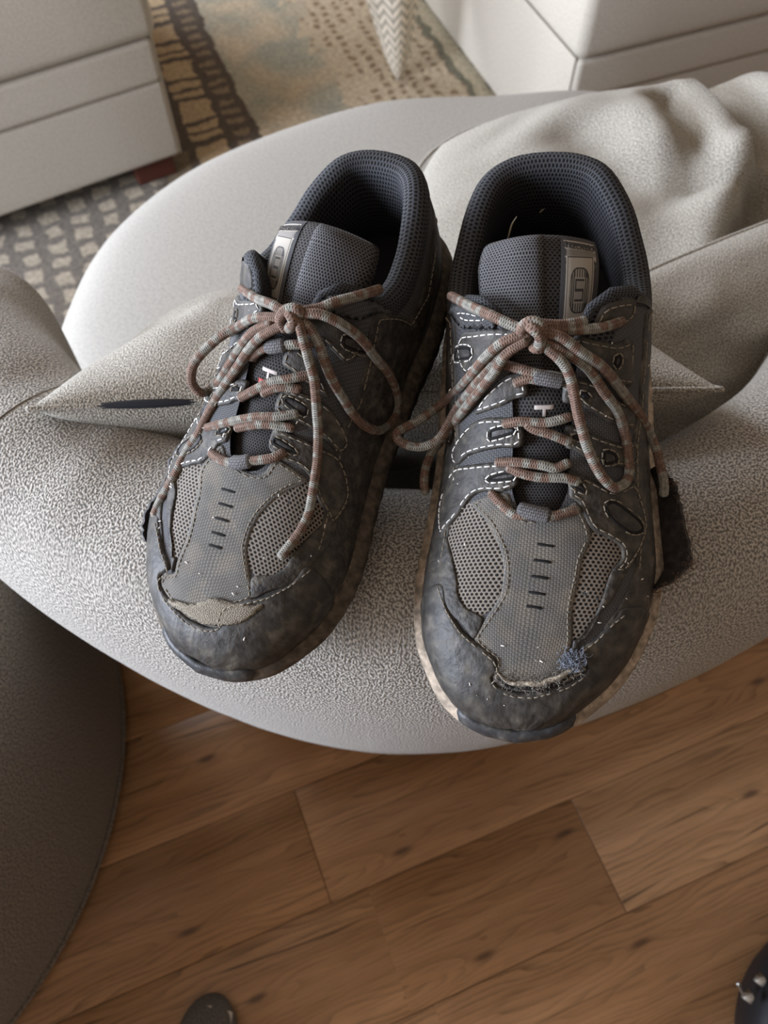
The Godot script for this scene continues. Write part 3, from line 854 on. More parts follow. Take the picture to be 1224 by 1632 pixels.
func build_upper() -> ArrayMesh:
	var zs := z_stations(150)
	var rows := []
	var uvs := []
	var half := 26
	for z in zs:
		var row := PackedVector3Array()
		var uv := PackedVector2Array()
		for side in [-1.0, 1.0]:
			var t0 := rim(z, side)
			for j in half + 1:
				var k := float(j) / half
				var t: float = side * (lerpf(1.0, t0, k) if side < 0 else lerpf(t0, 1.0, k))
				row.append(lay(Vector2(t * WIDE, z), 0.0, 0.35))
				uv.append(Vector2(t * WIDE, z))
		rows.append(row)
		uvs.append(uv)
	# leave the opening free
	var s := Shape.new()
	for i in rows.size() - 1:
		for j in half * 2 + 1:
			if j == half and zs[i + 1] < 208.0:
				continue
			var p: PackedVector3Array = rows[i]
			var q: PackedVector3Array = rows[i + 1]
			var u: PackedVector2Array = uvs[i]
			var w: PackedVector2Array = uvs[i + 1]
			if mirror > 0:
				s.quad(p[j], q[j], q[j + 1], p[j + 1], 0, u[j], w[j], w[j + 1], u[j + 1])
			else:
				s.quad(p[j], p[j + 1], q[j + 1], q[j], 0, u[j], u[j + 1], w[j + 1], w[j])
	return s.done()

func collar_path() -> Array:
	# the rim from the medial eyestay corner round the heel to the lateral one: (z, side)
	var zs := [130.0, 124.0, 117.0, 110.0, 104.0, 98.0, 92.0, 86.0, 80.0, 74.0, 68.0, 62.0, 56.0, 50.0, 44.0, 38.0, 32.0, 26.0, 21.0, 16.0, 12.0, 8.5, 5.5, 3.2, 1.6, 0.5]
	var out := []
	for z in zs:
		out.append([z, -1.0])
	for i in zs.size():
		out.append([zs[zs.size() - 1 - i], 1.0])
	return out

func build_collar() -> ArrayMesh:
	var path := collar_path()
	var n := path.size()
	var tops := PackedVector3Array()
	for k in path:
		tops.append(raised(k[0], k[1] * rim(k[0], k[1]), 0.6))
	var rows := []
	var uvs := []
	var along := 0.0
	for i in n:
		var d := tops[mini(i + 1, n - 1)] - tops[maxi(i - 1, 0)]
		d.y = 0
		d = d.normalized()
		var inward := Vector3(-d.z, 0, d.x) * mirror
		var mid := Vector3(0, tops[i].y, 0.075)
		if inward.dot(mid - tops[i]) < 0:
			inward = -inward
		if i > 0:
			along += tops[i].distance_to(tops[i - 1])
		var ends := minf(i, n - 1 - i) / 5.0
		var thick := lerpf(0.0145, 0.0045, smoothstep(80.0, 122.0, path[i][0]))
		var z: float = path[i][0]
		var side: float = path[i][1]
		var t0 := rim(z, side)
		var row := PackedVector3Array()
		var uv := PackedVector2Array()
		# outside strip under the rim
		for k in [0.24, 0.16, 0.08]:
			row.append(raised(z, side * minf(t0 + k * (1.0 - t0), 1.0), 0.9 if k < 0.2 else -0.4))
			uv.append(Vector2(along * 1000, k * -60))
		# over the padded edge
		for k in 9:
			var a := PI * k / 8.0
			row.append(tops[i] + inward * (thick * 0.5 * (1.0 - cos(a))) + Vector3.UP * (thick * 0.42 * sin(a)))
			uv.append(Vector2(along * 1000, k * 2.4))
		# down the inside, hugging the foot and then opening again
		var deep := minf(tops[i].y - 0.020, lerpf(0.2, 0.016, smoothstep(85.0, 125.0, path[i][0])))
		for k in range(1, 10):
			var f := k / 9.0
			var bulge := thick * (1.0 + 0.22 * sin(f * PI * 0.9) - 0.45 * f)
			row.append(Vector3(tops[i].x, tops[i].y - deep * f, tops[i].z) + inward * bulge)
			uv.append(Vector2(along * 1000, 19 + f * 50))
		rows.append(row)
		uvs.append(uv)
	var s := Shape.new()
	s.grid(rows, uvs, 0, mirror > 0)
	return s.done()

func build_insole() -> ArrayMesh:
	var zs := z_stations(50)
	var rows := []
	var uvs := []
	for z in zs:
		if z > 250.0:
			break
		var row := PackedVector3Array()
		var uv := PackedVector2Array()
		for j in 9:
			var k := j / 8.0
			var x := lerpf(look("medial", z), look("lateral", z), k) * 0.93
			row.append(sized(x, look("feather", z) + 2.0 + 5.0 * pow(absf(k - 0.5) * 2.0, 2.0), maxf(z, 3.0)))
			uv.append(Vector2(k, z))
		rows.append(row)
		uvs.append(uv)
	var s := Shape.new()
	s.grid(rows, uvs, 0, mirror < 0)
	return s.done()

# the tongue: v runs from under the vamp (0) up to its free end (1), w across (-1 to 1)
var tongue_line := []
func tongue_point(v: float, w: float, off := 0.0) -> Vector3:
	var f := v * (tongue_line.size() - 1)
	var i := clampi(int(f), 0, tongue_line.size() - 2)
	var a: Vector3 = tongue_line[maxi(i - 1, 0)]
	var b: Vector3 = tongue_line[i]
	var c: Vector3 = tongue_line[i + 1]
	var d: Vector3 = tongue_line[mini(i + 2, tongue_line.size() - 1)]
	var p := b.cubic_interpolate(c, a, d, f - i)
	var along := (c - b).normalized()
	var up := Vector3.RIGHT.cross(along)
	if up.y < 0:
		up = -up
	var half := lerpf(21.0, 31.0, smoothstep(0.2, 0.85, v))
	if v > 0.86:
		half *= lerpf(1.0, 0.86, pow((v - 0.86) / 0.14, 2.0))
	var arch := lerpf(7.0, 10.0, v)
	var puff := 4.0 * (1.0 - pow(absf(w), 3.0)) * smoothstep(0.35, 0.6, v) * (1.0 - smoothstep(0.93, 1.0, v))
	puff *= 0.8 + 0.35 * cos((w + 0.25) * PI * 1.2)
	var drop := arch * w * w
	var q := p + up * (puff - drop + off)
	return Vector3(mirror * (q.x + w * half), q.y, q.z) * 0.001

func build_tongue(w0: float, w1: float, v0 := 0.0, v1 := 1.0, off := 0.0, thick := 7.0, nv := 48, nw := 20) -> ArrayMesh:
	var s := Shape.new()
	var top := []
	var low := []
	var uvs := []
	for i in nv + 1:
		var v := lerpf(v0, v1, float(i) / nv)
		var row := PackedVector3Array()
		var under := PackedVector3Array()
		var uv := PackedVector2Array()
		for j in nw + 1:
			var w := lerpf(w0, w1, float(j) / nw)
			var edge := minf(minf(j, nw - j) / 2.0, minf(i, nv - i) / 2.0)
			var r := 1.0 if edge >= 1.0 else sqrt(maxf(0.0, 1.0 - pow(1.0 - edge, 2.0)))
			row.append(tongue_point(v, w, off + (r - 1.0) * thick * 0.5))
			under.append(tongue_point(v, w, off - thick * (0.5 + 0.5 * r)))
			uv.append(Vector2(w * 31.0, v * 130.0))
		top.append(row)
		low.append(under)
		uvs.append(uv)
	s.grid(top, uvs, 0, mirror < 0)
	s.grid(low, uvs, 0, mirror > 0)
	# close the rim
	var loop := []
	for j in nw + 1:
		loop.append([top[0][j], low[0][j]])
	for i in range(1, nv + 1):
		loop.append([top[i][nw], low[i][nw]])
	for j in range(nw - 1, -1, -1):
		loop.append([top[nv][j], low[nv][j]])
	for i in range(nv - 1, 0, -1):
		loop.append([top[i][0], low[i][0]])
	for i in loop.size():
		var k: Array = loop[(i + 1) % loop.size()]
		s.quad(loop[i][0], loop[i][1], k[1], k[0])
	return s.done()

func tongue_sheet(v0: float, v1: float, w0: float, w1: float, off: float, slant := 0.0) -> ArrayMesh:
	# a thin badge lying on the tongue
	var s := Shape.new()
	var rows := []
	var uvs := []
	for i in 11:
		var row := PackedVector3Array()
		var uv := PackedVector2Array()
		var v := lerpf(v0, v1, i / 10.0)
		for j in 9:
			var w := lerpf(w0, w1, j / 8.0) + slant * (v - (v0 + v1) / 2)
			var rim_ := 0.6 if i == 0 or i == 10 or j == 0 or j == 8 else 0.0
			row.append(tongue_point(v, w, off - rim_))
			uv.append(Vector2(j / 8.0 if mirror > 0 else 1.0 - j / 8.0, 1.0 - i / 10.0))
		rows.append(row)
		uvs.append(uv)
	s.grid(rows, uvs, 0, mirror < 0)
	return s.done()

func lettering(text: String, v: float, w: float, size_mm: float, off: float, parent: Node3D, material: Material, called: String, slant := 0.0) -> void:
	var tm := TextMesh.new()
	tm.text = text
	var font := SystemFont.new()
	font.font_names = PackedStringArray(["Droid Sans"])
	font.font_weight = 700
	tm.font = font
	tm.font_size = 32
	tm.pixel_size = size_mm * 0.001 / 24.0
	tm.depth = 0.0003
	var o := put(called, tm, material, parent)
	var c := tongue_point(v, w, off)
	var right := (tongue_point(v, w + 0.05, off) - tongue_point(v, w - 0.05, off)).normalized() * mirror
	var up := (tongue_point(v + 0.03, w + slant * 0.03, off) - tongue_point(v - 0.03, w - slant * 0.03, off)).normalized()
	var out := right.cross(up).normalized()
	up = out.cross(right)
	o.transform = Transform3D(Basis(right, up, out), c)

func laces(root: Node3D, groups: Dictionary) -> void:
	for kind in groups:
		for path in groups[kind]:
			var r := 0.0027
			var pts := smooth_path(millis(path), 0.0018)
			if kind == "lace_keeper":
				var s := Shape.new()
				# a webbing sleeve round the lace
				tube(s, smooth_path(millis(path), 0.001), 0.0042, 12, 120.0, 0.85)
				put(kind, s.done(), M.keeper, root)
				continue
			if kind == "lace_knot":
				r = 0.0030
			put(kind, tube_mesh(pts, r, 10, 12.5), M.lace, root)

func fray(s: Shape, line: Array, count: int, length: float, spread: float, thick := 0.00016) -> void:
	for i in count:
		var f := rng.randf() * (line.size() - 1)
		var k := int(f)
		var p: Vector3 = (line[k] as Vector3).lerp(line[mini(k + 1, line.size() - 1)], f - k)
		var d := Vector3(rng.randfn(), rng.randfn() * 0.7 + 0.6, rng.randfn()).normalized()
		var a := p + Vector3(rng.randfn(), rng.randfn() * 0.4, rng.randfn()) * spread
		var b := a + d * length * rng.randf_range(0.4, 1.0)
		var c := b + Vector3(rng.randfn(), rng.randfn() * 0.6, rng.randfn()).normalized() * length * 0.6
		tube(s, smooth_path([a, b, c], length * 0.4), thick, 4, 1.0)

func slot_outline(corners: Array) -> PackedVector2Array:
	return smooth_outline(flat_points(corners), 1.0)

func make_shoe(at: Vector3, turn: Vector3, sizes: Array, mir: float, label: String, lace_paths: Dictionary) -> Node3D:
	mirror = mir
	wide_heel = sizes[0]
	wide_toe = sizes[1]
	lengthen = sizes[2]
	heighten = sizes[3]
	wrinkle.offset = Vector3(17 if mir > 0 else 140, 0, 0)
	var root := thing("hiking_shoe", label, "shoe", at, 0.0, "pair of worn hiking shoes")
	root.basis = Basis(Vector3.UP, turn.x) * Basis(Vector3.RIGHT, turn.y) * Basis(Vector3.BACK, turn.z)
	# soles
	put("outsole", sole_band([Vector3(-30, 0.0, 0), Vector3(0, 0.0, 0), Vector3(4.2, 0.06, 0), Vector3(5.0, 0.25, 0), Vector3(4.4, 0.42, 0), Vector3(2.0, 0.46, 0)], 0.0, 0.35), M.outsole, root)
	put("midsole", sole_band([Vector3(2.5, 0.40, 0), Vector3(4.6, 0.46, 0), Vector3(7.0, 0.62, 0), Vector3(6.0, 0.88, 0), Vector3(2.6, 1.5, 1), Vector3(0.2, 3.2, 1), Vector3(-2.0, 2.4, 1)]), M.midsole if mir > 0 else M.midsole_dark, root)
	put("toe_bumper", sole_band([Vector3(3.0, 0.02, 0), Vector3(5.6, 0.25, 0), Vector3(6.9, 0.7, 0), Vector3(6.2, 1.2, 1), Vector3(4.2, 4.0, 1), Vector3(1.8, 5.2, 1), Vector3(0.6, 4.0, 1)], 296.0, 0.0, true), M.bumper, root)
	# upper
	put("upper", build_upper(), M.fabric, root)
	put("insole", build_insole(), M.insole, root)
	put("collar_lining", build_collar(), M.knit, root)
	var white := Shape.new()
	var dim := Shape.new()
	var order := [["mesh_medial", "window_mesh", 0.25, 0.4], ["mesh_lateral", "window_mesh", 0.25, 0.4], ["vamp", "vamp", 1.0, 1.2], ["window_band_medial", "leather", 1.5, 1.0], ["window_band_lateral", "leather", 1.5, 1.0],
		["eyestay_top_medial", "fabric", 1.2, 1.2], ["eyestay_top_lateral", "leather", 1.2, 1.2],
		["strap_d_medial", "leather", 1.9, 1.1], ["strap_c_medial", "leather", 1.7, 1.1], ["strap_b_medial", "leather", 2.0, 1.1], ["strap_a_medial", "leather", 2.0, 1.1],
		["strap_d_lateral", "leather", 1.9, 1.1], ["strap_c_lateral", "leather", 1.8, 1.1], ["strap_b_lateral", "leather", 1.9, 1.1], ["strap_a_lateral", "leather", 2.0, 1.1],
		["toe_cap", "rubber", 2.2, 1.4]]
	var names := {"mesh_medial": "mesh_window", "mesh_lateral": "mesh_window", "vamp": "vamp_panel", "window_band_medial": "side_band", "window_band_lateral": "side_band", "eyestay_top_medial": "eyestay", "eyestay_top_lateral": "eyestay", "toe_cap": "toe_cap"}
	for o in order:
		var corners: Array = PANELS[o[0]]
		var called: String = names.get(o[0], "side_strap")
		var bumps := 0.0 if called == "mesh_window" else 0.45
		put(called, panel_mesh(corners, o[2], o[3], bumps), M[o[1]], root)
		if called == "side_strap" or (called == "eyestay" and mirror > 0):
			stitches(white if o[0].ends_with("medial") == (mirror > 0) else dim, inset_line(corners, 1.9), o[2] + 0.15, true)
		elif called == "vamp_panel":
			stitches(dim, inset_line(corners, 2.0), o[2] + 0.1, true, 1.8, 1.2, 0.35)
	# quarters down to the sole behind the straps
	for side in [-1.0, 1.0]:
		var q := []
		for z in [264, 246, 228, 205, 185, 165, 145, 125, 105, 85, 60, 35, 15, 4]:
			q.append(Vector2(z, side * (lerpf(560.0, 430.0, smoothstep(222.0, 264.0, z)) if z > 150 else maxf(620.0, 1000.0 * rim(z, side) + 90.0))))
		for z in [4, 20, 50, 80, 110, 140, 170, 200, 232, 264]:
			q.append(Vector2(z, side * 992))
		put("quarter_panel", panel_mesh(q, 1.1, 1.2, 0.5), M.leather, root)
		var top_line := PackedVector2Array()
		for p in q.slice(2, 13):
			top_line.append(Vector2((p.y + side * 32) * 0.001 * WIDE, p.x))
		stitches(dim, top_line, 1.3)
	# stitched slots and eyelets on the straps
	for side in SLOTS:
		for slot in SLOTS[side]:
			var line := slot_outline(slot)
			stitches(white if side == "medial" and mirror > 0 else dim, line, 2.3, true, 2.2, 1.0, 0.45)
			var pit := Geometry2D.offset_polygon(line, -1.3)
			if pit.size():
				var groove := PackedVector3Array()
				for p in pit[0]:
					groove.append(lay(p, 2.05))
				groove.append(groove[0])
				put("slot_groove", tube_mesh(groove, 0.0008, 6), M.slit, root)
				var s := Shape.new()
				var mid := Vector2.ZERO
				for p in pit[0]:
					mid += p / pit[0].size()
				for i in pit[0].size():
					s.tri(lay(mid, 2.7), lay(pit[0][i], 2.1), lay(pit[0][(i + 1) % pit[0].size()], 2.1))
				put("slot_insert", s.done(), M.slot, root)
	for slit in SLITS:
		var a := Vector2(slit[0].y * 0.001 * WIDE, slit[0].x)
		var b := Vector2(slit[1].y * 0.001 * WIDE, slit[1].x)
		put("vent_slit", tube_mesh(PackedVector3Array([lay(a, 1.25), lay(a.lerp(b, 0.5), 1.25), lay(b, 1.25)]), 0.00075, 6, 25.0, 0.5), M.slit, root)
	# a raised seam along the top edge of the toe cap
	var cap: Array = PANELS.toe_cap
	var seam := PackedVector2Array()
	for p in cap.slice(0, 21):
		seam.append(Vector2(p.y * 0.001 * WIDE, p.x + 2.4))
	stitches(dim, seam, 2.3, false, 2.2, 1.1, 0.4)
	# tongue
	tongue_line = []
	for p in [[214, 0.0], [200, 0.0], [185, 0.5], [170, 1.0], [152, 1.5]]:
		var c := skin(p[0], 0.0) * 1000.0
		tongue_line.append(Vector3(mirror * c.x, c.y - 5.0 + p[1], c.z))
	for p in [Vector3(-2, 93, 134), Vector3(-2, 101, 118), Vector3(-2.5, 110, 103), Vector3(-3, 117, 88), Vector3(-3, 120, 75)]:
		tongue_line.append(Vector3(p.x, p.y * heighten / 1.03, p.z))
	var tongue := put("tongue", build_tongue(-1, 1), M.tongue_dark, root)
	put("tongue_padding", build_tongue(-0.97, 0.12, 0.5, 0.985, 1.6, 5.0, 30, 14), M.tongue_mesh, tongue)
	var badge := put("tongue_badge", tongue_sheet(0.62, 0.97, 0.36, 1.0, 1.2, 0.22), M.badge_edge, root)
	put("badge_cloth", tongue_sheet(0.64, 0.95, 0.41, 0.95, 1.5, 0.22), M.badge, badge)
	lettering("SKECHERS", 0.925, 0.71, 2.7, 1.7, badge, M.badge_ink, "badge_lettering", 0.22)
	lettering("EQUIPMENT", 0.66, 0.65, 2.2, 1.7, badge, M.badge_ink, "badge_lettering", 0.22)
	# the printed hammer on the lower tongue
	var logo := put("tongue_print", tongue_sheet(0.372, 0.397, -0.3, 0.34, 0.3), M.logo_red, root)
	put("hammer_print", tongue_sheet(0.419, 0.432, -0.2, 0.26, 0.3), M.logo_grey, logo)
	put("hammer_print", tongue_sheet(0.399, 0.424, 0.0, 0.08, 0.3), M.logo_grey, logo)
	lettering("UTTER", 0.384, 0.0, 2.6, 0.4, logo, M.logo_grey, "print_lettering")
	# laces
	laces(root, lace_paths)
	# specks of plaster and dust
	var specks := Shape.new()
	for i in 42:
		var z := rng.randf_range(120, 300)
		var side_ := 1.0 if rng.randf() < 0.5 else -1.0
		var tt := side_ * lerpf(rim(z, side_) + 0.03, 0.75, pow(rng.randf(), 1.3))
		var c := raised(z, tt, 1.6 if z < 285 else 2.4)
		var e := 0.00026 * rng.randf_range(0.5, 1.5)
		var u := Vector3(rng.randfn(), 0.2, rng.randfn()).normalized() * e * rng.randf_range(1, 3)
		tube(specks, PackedVector3Array([c - u, c, c + u]), e, 5)
	put("dust_specks", specks.done(), M.dust, root).set_meta("kind", "stuff")
	# loose threads sewn in are too small to count
	var sw := put("stitching", white.done(), M.thread, root)
	sw.set_meta("kind", "stuff")
	var sd := put("stitching", dim.done(), M.thread_dim, root)
	sd.set_meta("kind", "stuff")
	return root

func flap_mesh(top: Array, inward: float, drop: float, thick := 0.0016) -> ArrayMesh:
	# a strip of leather peeled off the side: free edge given, root edge inward and lower
	var path := smooth_path(millis(top), 0.002)
	var s := Shape.new()
	var outer := []
	var inner := []
	var uvs := []
	var n := path.size()
	for i in n:
		var f := float(i) / (n - 1)
		var swell := sin(f * PI)
		var row := PackedVector3Array()
		var back := PackedVector3Array()
		var uv := PackedVector2Array()
		for k in 7:
			var g := k / 6.0
			var curl := 0.0022 * sin(g * PI) * swell
			var x := path[i].x - signf(path[i].x) * (inward * (1.0 - pow(1.0 - g, 1.7)) * (0.4 + 0.6 * swell)) + signf(path[i].x) * curl
			var y := path[i].y + (0.003 * wrinkle.get_noise_2d(i * 14.0, 3.0) + 0.0018 * wrinkle.get_noise_2d(i * 60.0, 9.0)) * (1.0 - g) - drop * g
			row.append(Vector3(x, y, path[i].z))
			back.append(Vector3(x - signf(x) * thick, y + thick * 0.3, path[i].z))
			uv.append(Vector2(i, k))
		outer.append(row)
		inner.append(back)
		uvs.append(uv)
	s.grid(outer, uvs)
	s.grid(inner, uvs, 0, true)
	for i in n - 1:
		s.quad(outer[i][0], inner[i][0], inner[i + 1][0], outer[i + 1][0], 1)
	return s.done()

#------------------------------------------------------------------ cushions
func pillow_mesh(half: Vector2, thick: float, creases := [], ears := 0.10, seed_ := 1, round_ := 0.0) -> ArrayMesh:
	# a stuffed cushion: x and y across, z through; creases are (from, to, width, depth) on the front
	var n := 64
	var s := Shape.new()
	var bumps := noise(FastNoiseLite.TYPE_SIMPLEX_SMOOTH, 1.3, 2, seed_)
	for face in [1.0, -1.0]:
		var rows := []
		var uvs := []
		for i in n + 1:
			var row := PackedVector3Array()
			var uv := PackedVector2Array()
			for j in n + 1:
				var a := sin((float(i) / n - 0.5) * PI)
				var b := sin((float(j) / n - 0.5) * PI)
				var pull_a := 1.0 - ears * (1.0 - b * b) * 0.5 * absf(a)
				var pull_b := 1.0 - ears * (1.0 - a * a) * 0.5 * absf(b)
				var body := pow(maxf(0.0, (1.0 - pow(absf(a), 2.4)) * (1.0 - pow(absf(b), 2.4))), 0.52)
				var z := thick * body * (1.0 + 0.16 * bumps.get_noise_2d(a * 1.4 + 5, b * 1.4))
				if face > 0:
					for c in creases:
						var p := Vector2(a, b)
						var q := Geometry2D.get_closest_point_to_segment(p, c[0], c[1])
						var d: float = p.distance_to(q) / c[2]
						z -= thick * c[3] * exp(-d * d) * body
						z += thick * c[3] * 0.45 * exp(-pow(d - 1.7, 2.0)) * body
				var ra := lerpf(1.0, sqrt(1.0 - 0.5 * b * b), round_)
				var rb := lerpf(1.0, sqrt(1.0 - 0.5 * a * a), round_)
				row.append(Vector3(a * half.x * pull_a * ra, b * half.y * pull_b * rb, face * z))
				uv.append(Vector2(a, b))
			rows.append(row)
			uvs.append(uv)
		s.grid(rows, uvs, 0, face < 0)
	return s.done()

#------------------------------------------------------------------ the scene
func _ready() -> void:
	rng.seed = 20240611
	wrinkle.noise_type = FastNoiseLite.TYPE_SIMPLEX_SMOOTH
	wrinkle.frequency = 0.03
	wrinkle.fractal_octaves = 3
	wrinkle.seed = 7

	# camera: held over the chair back, tipped steeply down
	var camera := Camera3D.new()
	camera.name = "camera"
	add_child(camera)
	camera.position = Vector3(0, 1.2, 0)
	camera.rotation_degrees = Vector3(-61, 0, 0)
	camera.fov = 66.27
	camera.near = 0.02
	camera.far = 50.0
	var lens := CameraAttributesPhysical.new()
	lens.frustum_focal_length = 18.38
	lens.exposure_aperture = 6.5
	lens.frustum_focus_distance = 0.42
	lens.frustum_near = 0.02
	lens.frustum_far = 50.0
	camera.attributes = lens
	camera.fov = 66.27
	camera.current = true

	var around := WorldEnvironment.new()
	around.name = "surroundings"
	add_child(around)
	var env := Environment.new()
	env.background_mode = Environment.BG_SKY
	var sky := Sky.new()
	var air := ProceduralSkyMaterial.new()
	air.sky_top_color = Color8(150, 182, 220)
	air.sky_horizon_color = Color8(214, 222, 230)
	air.ground_bottom_color = Color8(120, 116, 108)
	air.ground_horizon_color = Color8(170, 170, 166)
	sky.sky_material = air
	env.sky = sky
	env.background_energy_multiplier = 2.0
	env.tonemap_mode = Environment.TONE_MAPPER_LINEAR
	env.tonemap_exposure = 1.3
	env.sdfgi_enabled = true
	env.ssao_enabled = true
	env.ssil_enabled = true
	around.environment = env

	# daylight through the two windows in the left wall
	daylight("window_daylight", Vector3(-2.50, 1.30, -2.6), Vector3(1, -0.2, 0.72), Vector2(1.5, 1.2), Color8(232, 240, 255), 17.0)
	daylight("near_window_daylight", Vector3(-2.50, 1.15, 0.25), Vector3(1, -0.12, -0.2), Vector2(1.3, 1.3), Color8(226, 236, 255), 18.0)

	make_materials()
	make_tables()
	build_room()
	build_floor()
	build_rug()
	build_chair()
	build_ottoman()
	build_sofas()
	build_pillows()
	build_shoes()
	build_small_things()

func daylight(called: String, at: Vector3, towards: Vector3, size: Vector2, color: Color, energy: float) -> void:
	var l := AreaLight3D.new()
	l.name = called
	add_child(l)
	l.area_size = size
	l.light_color = color
	l.light_energy = energy
	l.area_range = 12.0
	l.shadow_enabled = true
	l.look_at_from_position(at, at + towards, Vector3.UP)

func wall_with_openings(called: String, lo: Vector3, hi: Vector3, axis: int, openings: Array, y0: float, y1: float) -> void:
	# a thick wall with window openings; axis is the one along the wall
	var s := Shape.new()
	var cuts := [[lo[axis], hi[axis], lo.y, y0], [lo[axis], hi[axis], y1, hi.y]]
	var from := lo[axis]
	for o in openings:
		cuts.append([from, o[0], y0, y1])
		from = o[1]
	cuts.append([from, hi[axis], y0, y1])
	for c in cuts:
		var p := lo
		var q := hi
		p[axis] = c[0]
		q[axis] = c[1]
		p.y = c[2]
		q.y = c[3]
		soft_box(s, p, q, 0.002)
	structure(called, s.done(), M.wall)

func window_unit(called: String, lo: Vector3, hi: Vector3, axis: int) -> void:
	var root := Node3D.new()
	root.name = called
	add_child(root, true)
	root.set_meta("kind", "structure")
	var s := Shape.new()
	var w := 0.05
	var mid := (lo[axis] + hi[axis]) / 2
	for bar in [[lo[axis], lo[axis] + w, lo.y, hi.y], [hi[axis] - w, hi[axis], lo.y, hi.y], [lo[axis], hi[axis], lo.y, lo.y + w], [lo[axis], hi[axis], hi.y - w, hi.y], [mid - w / 2, mid + w / 2, lo.y, hi.y]]:
		var p := lo
		var q := hi
		p[axis] = bar[0]
		q[axis] = bar[1]
		p.y = bar[2]
		q.y = bar[3]
		soft_box(s, p, q, 0.006)
	put("window_frame", s.done(), M.frame, root)
	for k in 2:
		var p := (lo + hi) / 2
		var q := p
		p[axis] = lo[axis] + w if k == 0 else mid + w / 2
		q[axis] = mid - w / 2 if k == 0 else hi[axis] - w
		p.y = lo.y + w
		q.y = hi.y - w
		var across := 2 if axis == 0 else 0
		p[across] -= 0.004
		q[across] += 0.004
		put("pane", soft_box_mesh(p, q, 0.001), M.glass, root)

func build_room() -> void:
	wall_with_openings("wall_left", Vector3(-2.75, 0, -3.75), Vector3(-2.6, 2.5, 2.25), 2, [[-3.4, -1.8], [-0.45, 0.95]], 0.5, 1.95)
	structure("wall_back", soft_box_mesh(Vector3(-2.6, 0, -3.75), Vector3(2.6, 2.5, -3.6), 0.002), M.wall)
	structure("wall_right", soft_box_mesh(Vector3(2.6, 0, -3.75), Vector3(2.75, 2.5, 2.25), 0.002), M.wall)
	structure("wall_front", soft_box_mesh(Vector3(-2.6, 0, 2.1), Vector3(2.6, 2.5, 2.25), 0.002), M.wall)
	structure("ceiling", soft_box_mesh(Vector3(-2.75, 2.5, -3.75), Vector3(2.75, 2.6, 2.25), 0.002), M.wall)
	window_unit("window_1", Vector3(-2.70, 0.5, -3.4), Vector3(-2.64, 1.95, -1.8), 2)
	window_unit("window_2", Vector3(-2.70, 0.5, -0.45), Vector3(-2.64, 1.95, 0.95), 2)

const HOUSE := -21.6     # the boards, the rug and the far sofa are turned by this many degrees

func house(a: float, b: float, y := 0.0) -> Vector3:
	var t := deg_to_rad(HOUSE)
	return Vector3(cos(t), 0, sin(t)) * a + Vector3(-sin(t), 0, cos(t)) * b + Vector3(0, y, 0)

func build_floor() -> void:
	var floor_ := structure("floor", soft_box_mesh(Vector3(-2.75, -0.12, -3.75), Vector3(2.75, -0.0075, 2.25), 0.002), M.subfloor)
	tag(floor_, "oak-look vinyl plank floor in front of the round chair", "floor")
	var wide := 0.1595
	var long := 1.22
	var joints := {0: -0.048, 1: 0.3225, 2: -0.55, 3: 0.14, -1: 0.66, -2: -0.30, -3: 0.2, -4: 0.75, -5: -0.2}
	var meshes := []
	for k in 6:
		meshes.append(plank_mesh(wide - 0.0009, long - 0.0009, 0.13 * k, k % 2 == 1))
	for row in range(-18, 12):
		var b0 := -0.2345 + row * wide
		var start: float = joints.get(row, fposmod(row * 0.43, long))
		for k in range(-3, 4):
			var a0 := start + k * long
			var mid := house(a0 + long / 2, b0 + wide / 2)
			if absf(mid.x) > 1.9 or mid.z > 1.5 or mid.z < -3.0:
				continue
			var n := posmod(row * 5 + k * 3, 6)
			var o := put("plank", meshes[n], M["plank%d" % posmod(row * 3 + k * 7, 4)], floor_)
			o.position = mid
			o.rotation_degrees.y = -HOUSE

func plank_mesh(wide: float, long: float, shift: float, flip: bool) -> ArrayMesh:
	# a board 7 mm thick with eased edges, its grain along x
	var s := Shape.new()
	var xs := [-long / 2, -long / 2 + 0.0012, long / 2 - 0.0012, long / 2]
	var zs := [-wide / 2, -wide / 2 + 0.0012, wide / 2 - 0.0012, wide / 2]
	var rows := []
	var uvs := []
	for x in xs:
		var row := PackedVector3Array()
		var uv := PackedVector2Array()
		for z in zs:
			var edge: bool = x == xs[0] or x == xs[3] or z == zs[0] or z == zs[3]
			row.append(Vector3(x, -0.0010 if edge else 0.0, z))
			uv.append(Vector2(z / wide + 0.5 if not flip else 0.5 - z / wide, (x / long + 0.5) + shift))
		rows.append(row)
		uvs.append(uv)
	s.grid(rows, uvs, 0, false)
	for i in 3:
		for q in [[Vector3(xs[i], -0.001, zs[0]), Vector3(xs[i + 1], -0.001, zs[0])], [Vector3(xs[i + 1], -0.001, zs[3]), Vector3(xs[i], -0.001, zs[3])], [Vector3(xs[0], -0.001, zs[i + 1]), Vector3(xs[0], -0.001, zs[i])], [Vector3(xs[3], -0.001, zs[i]), Vector3(xs[3], -0.001, zs[i + 1])]]:
			s.quad(q[0], q[1], q[1] + Vector3.DOWN * 0.006, q[0] + Vector3.DOWN * 0.006, 1)
	return s.done()

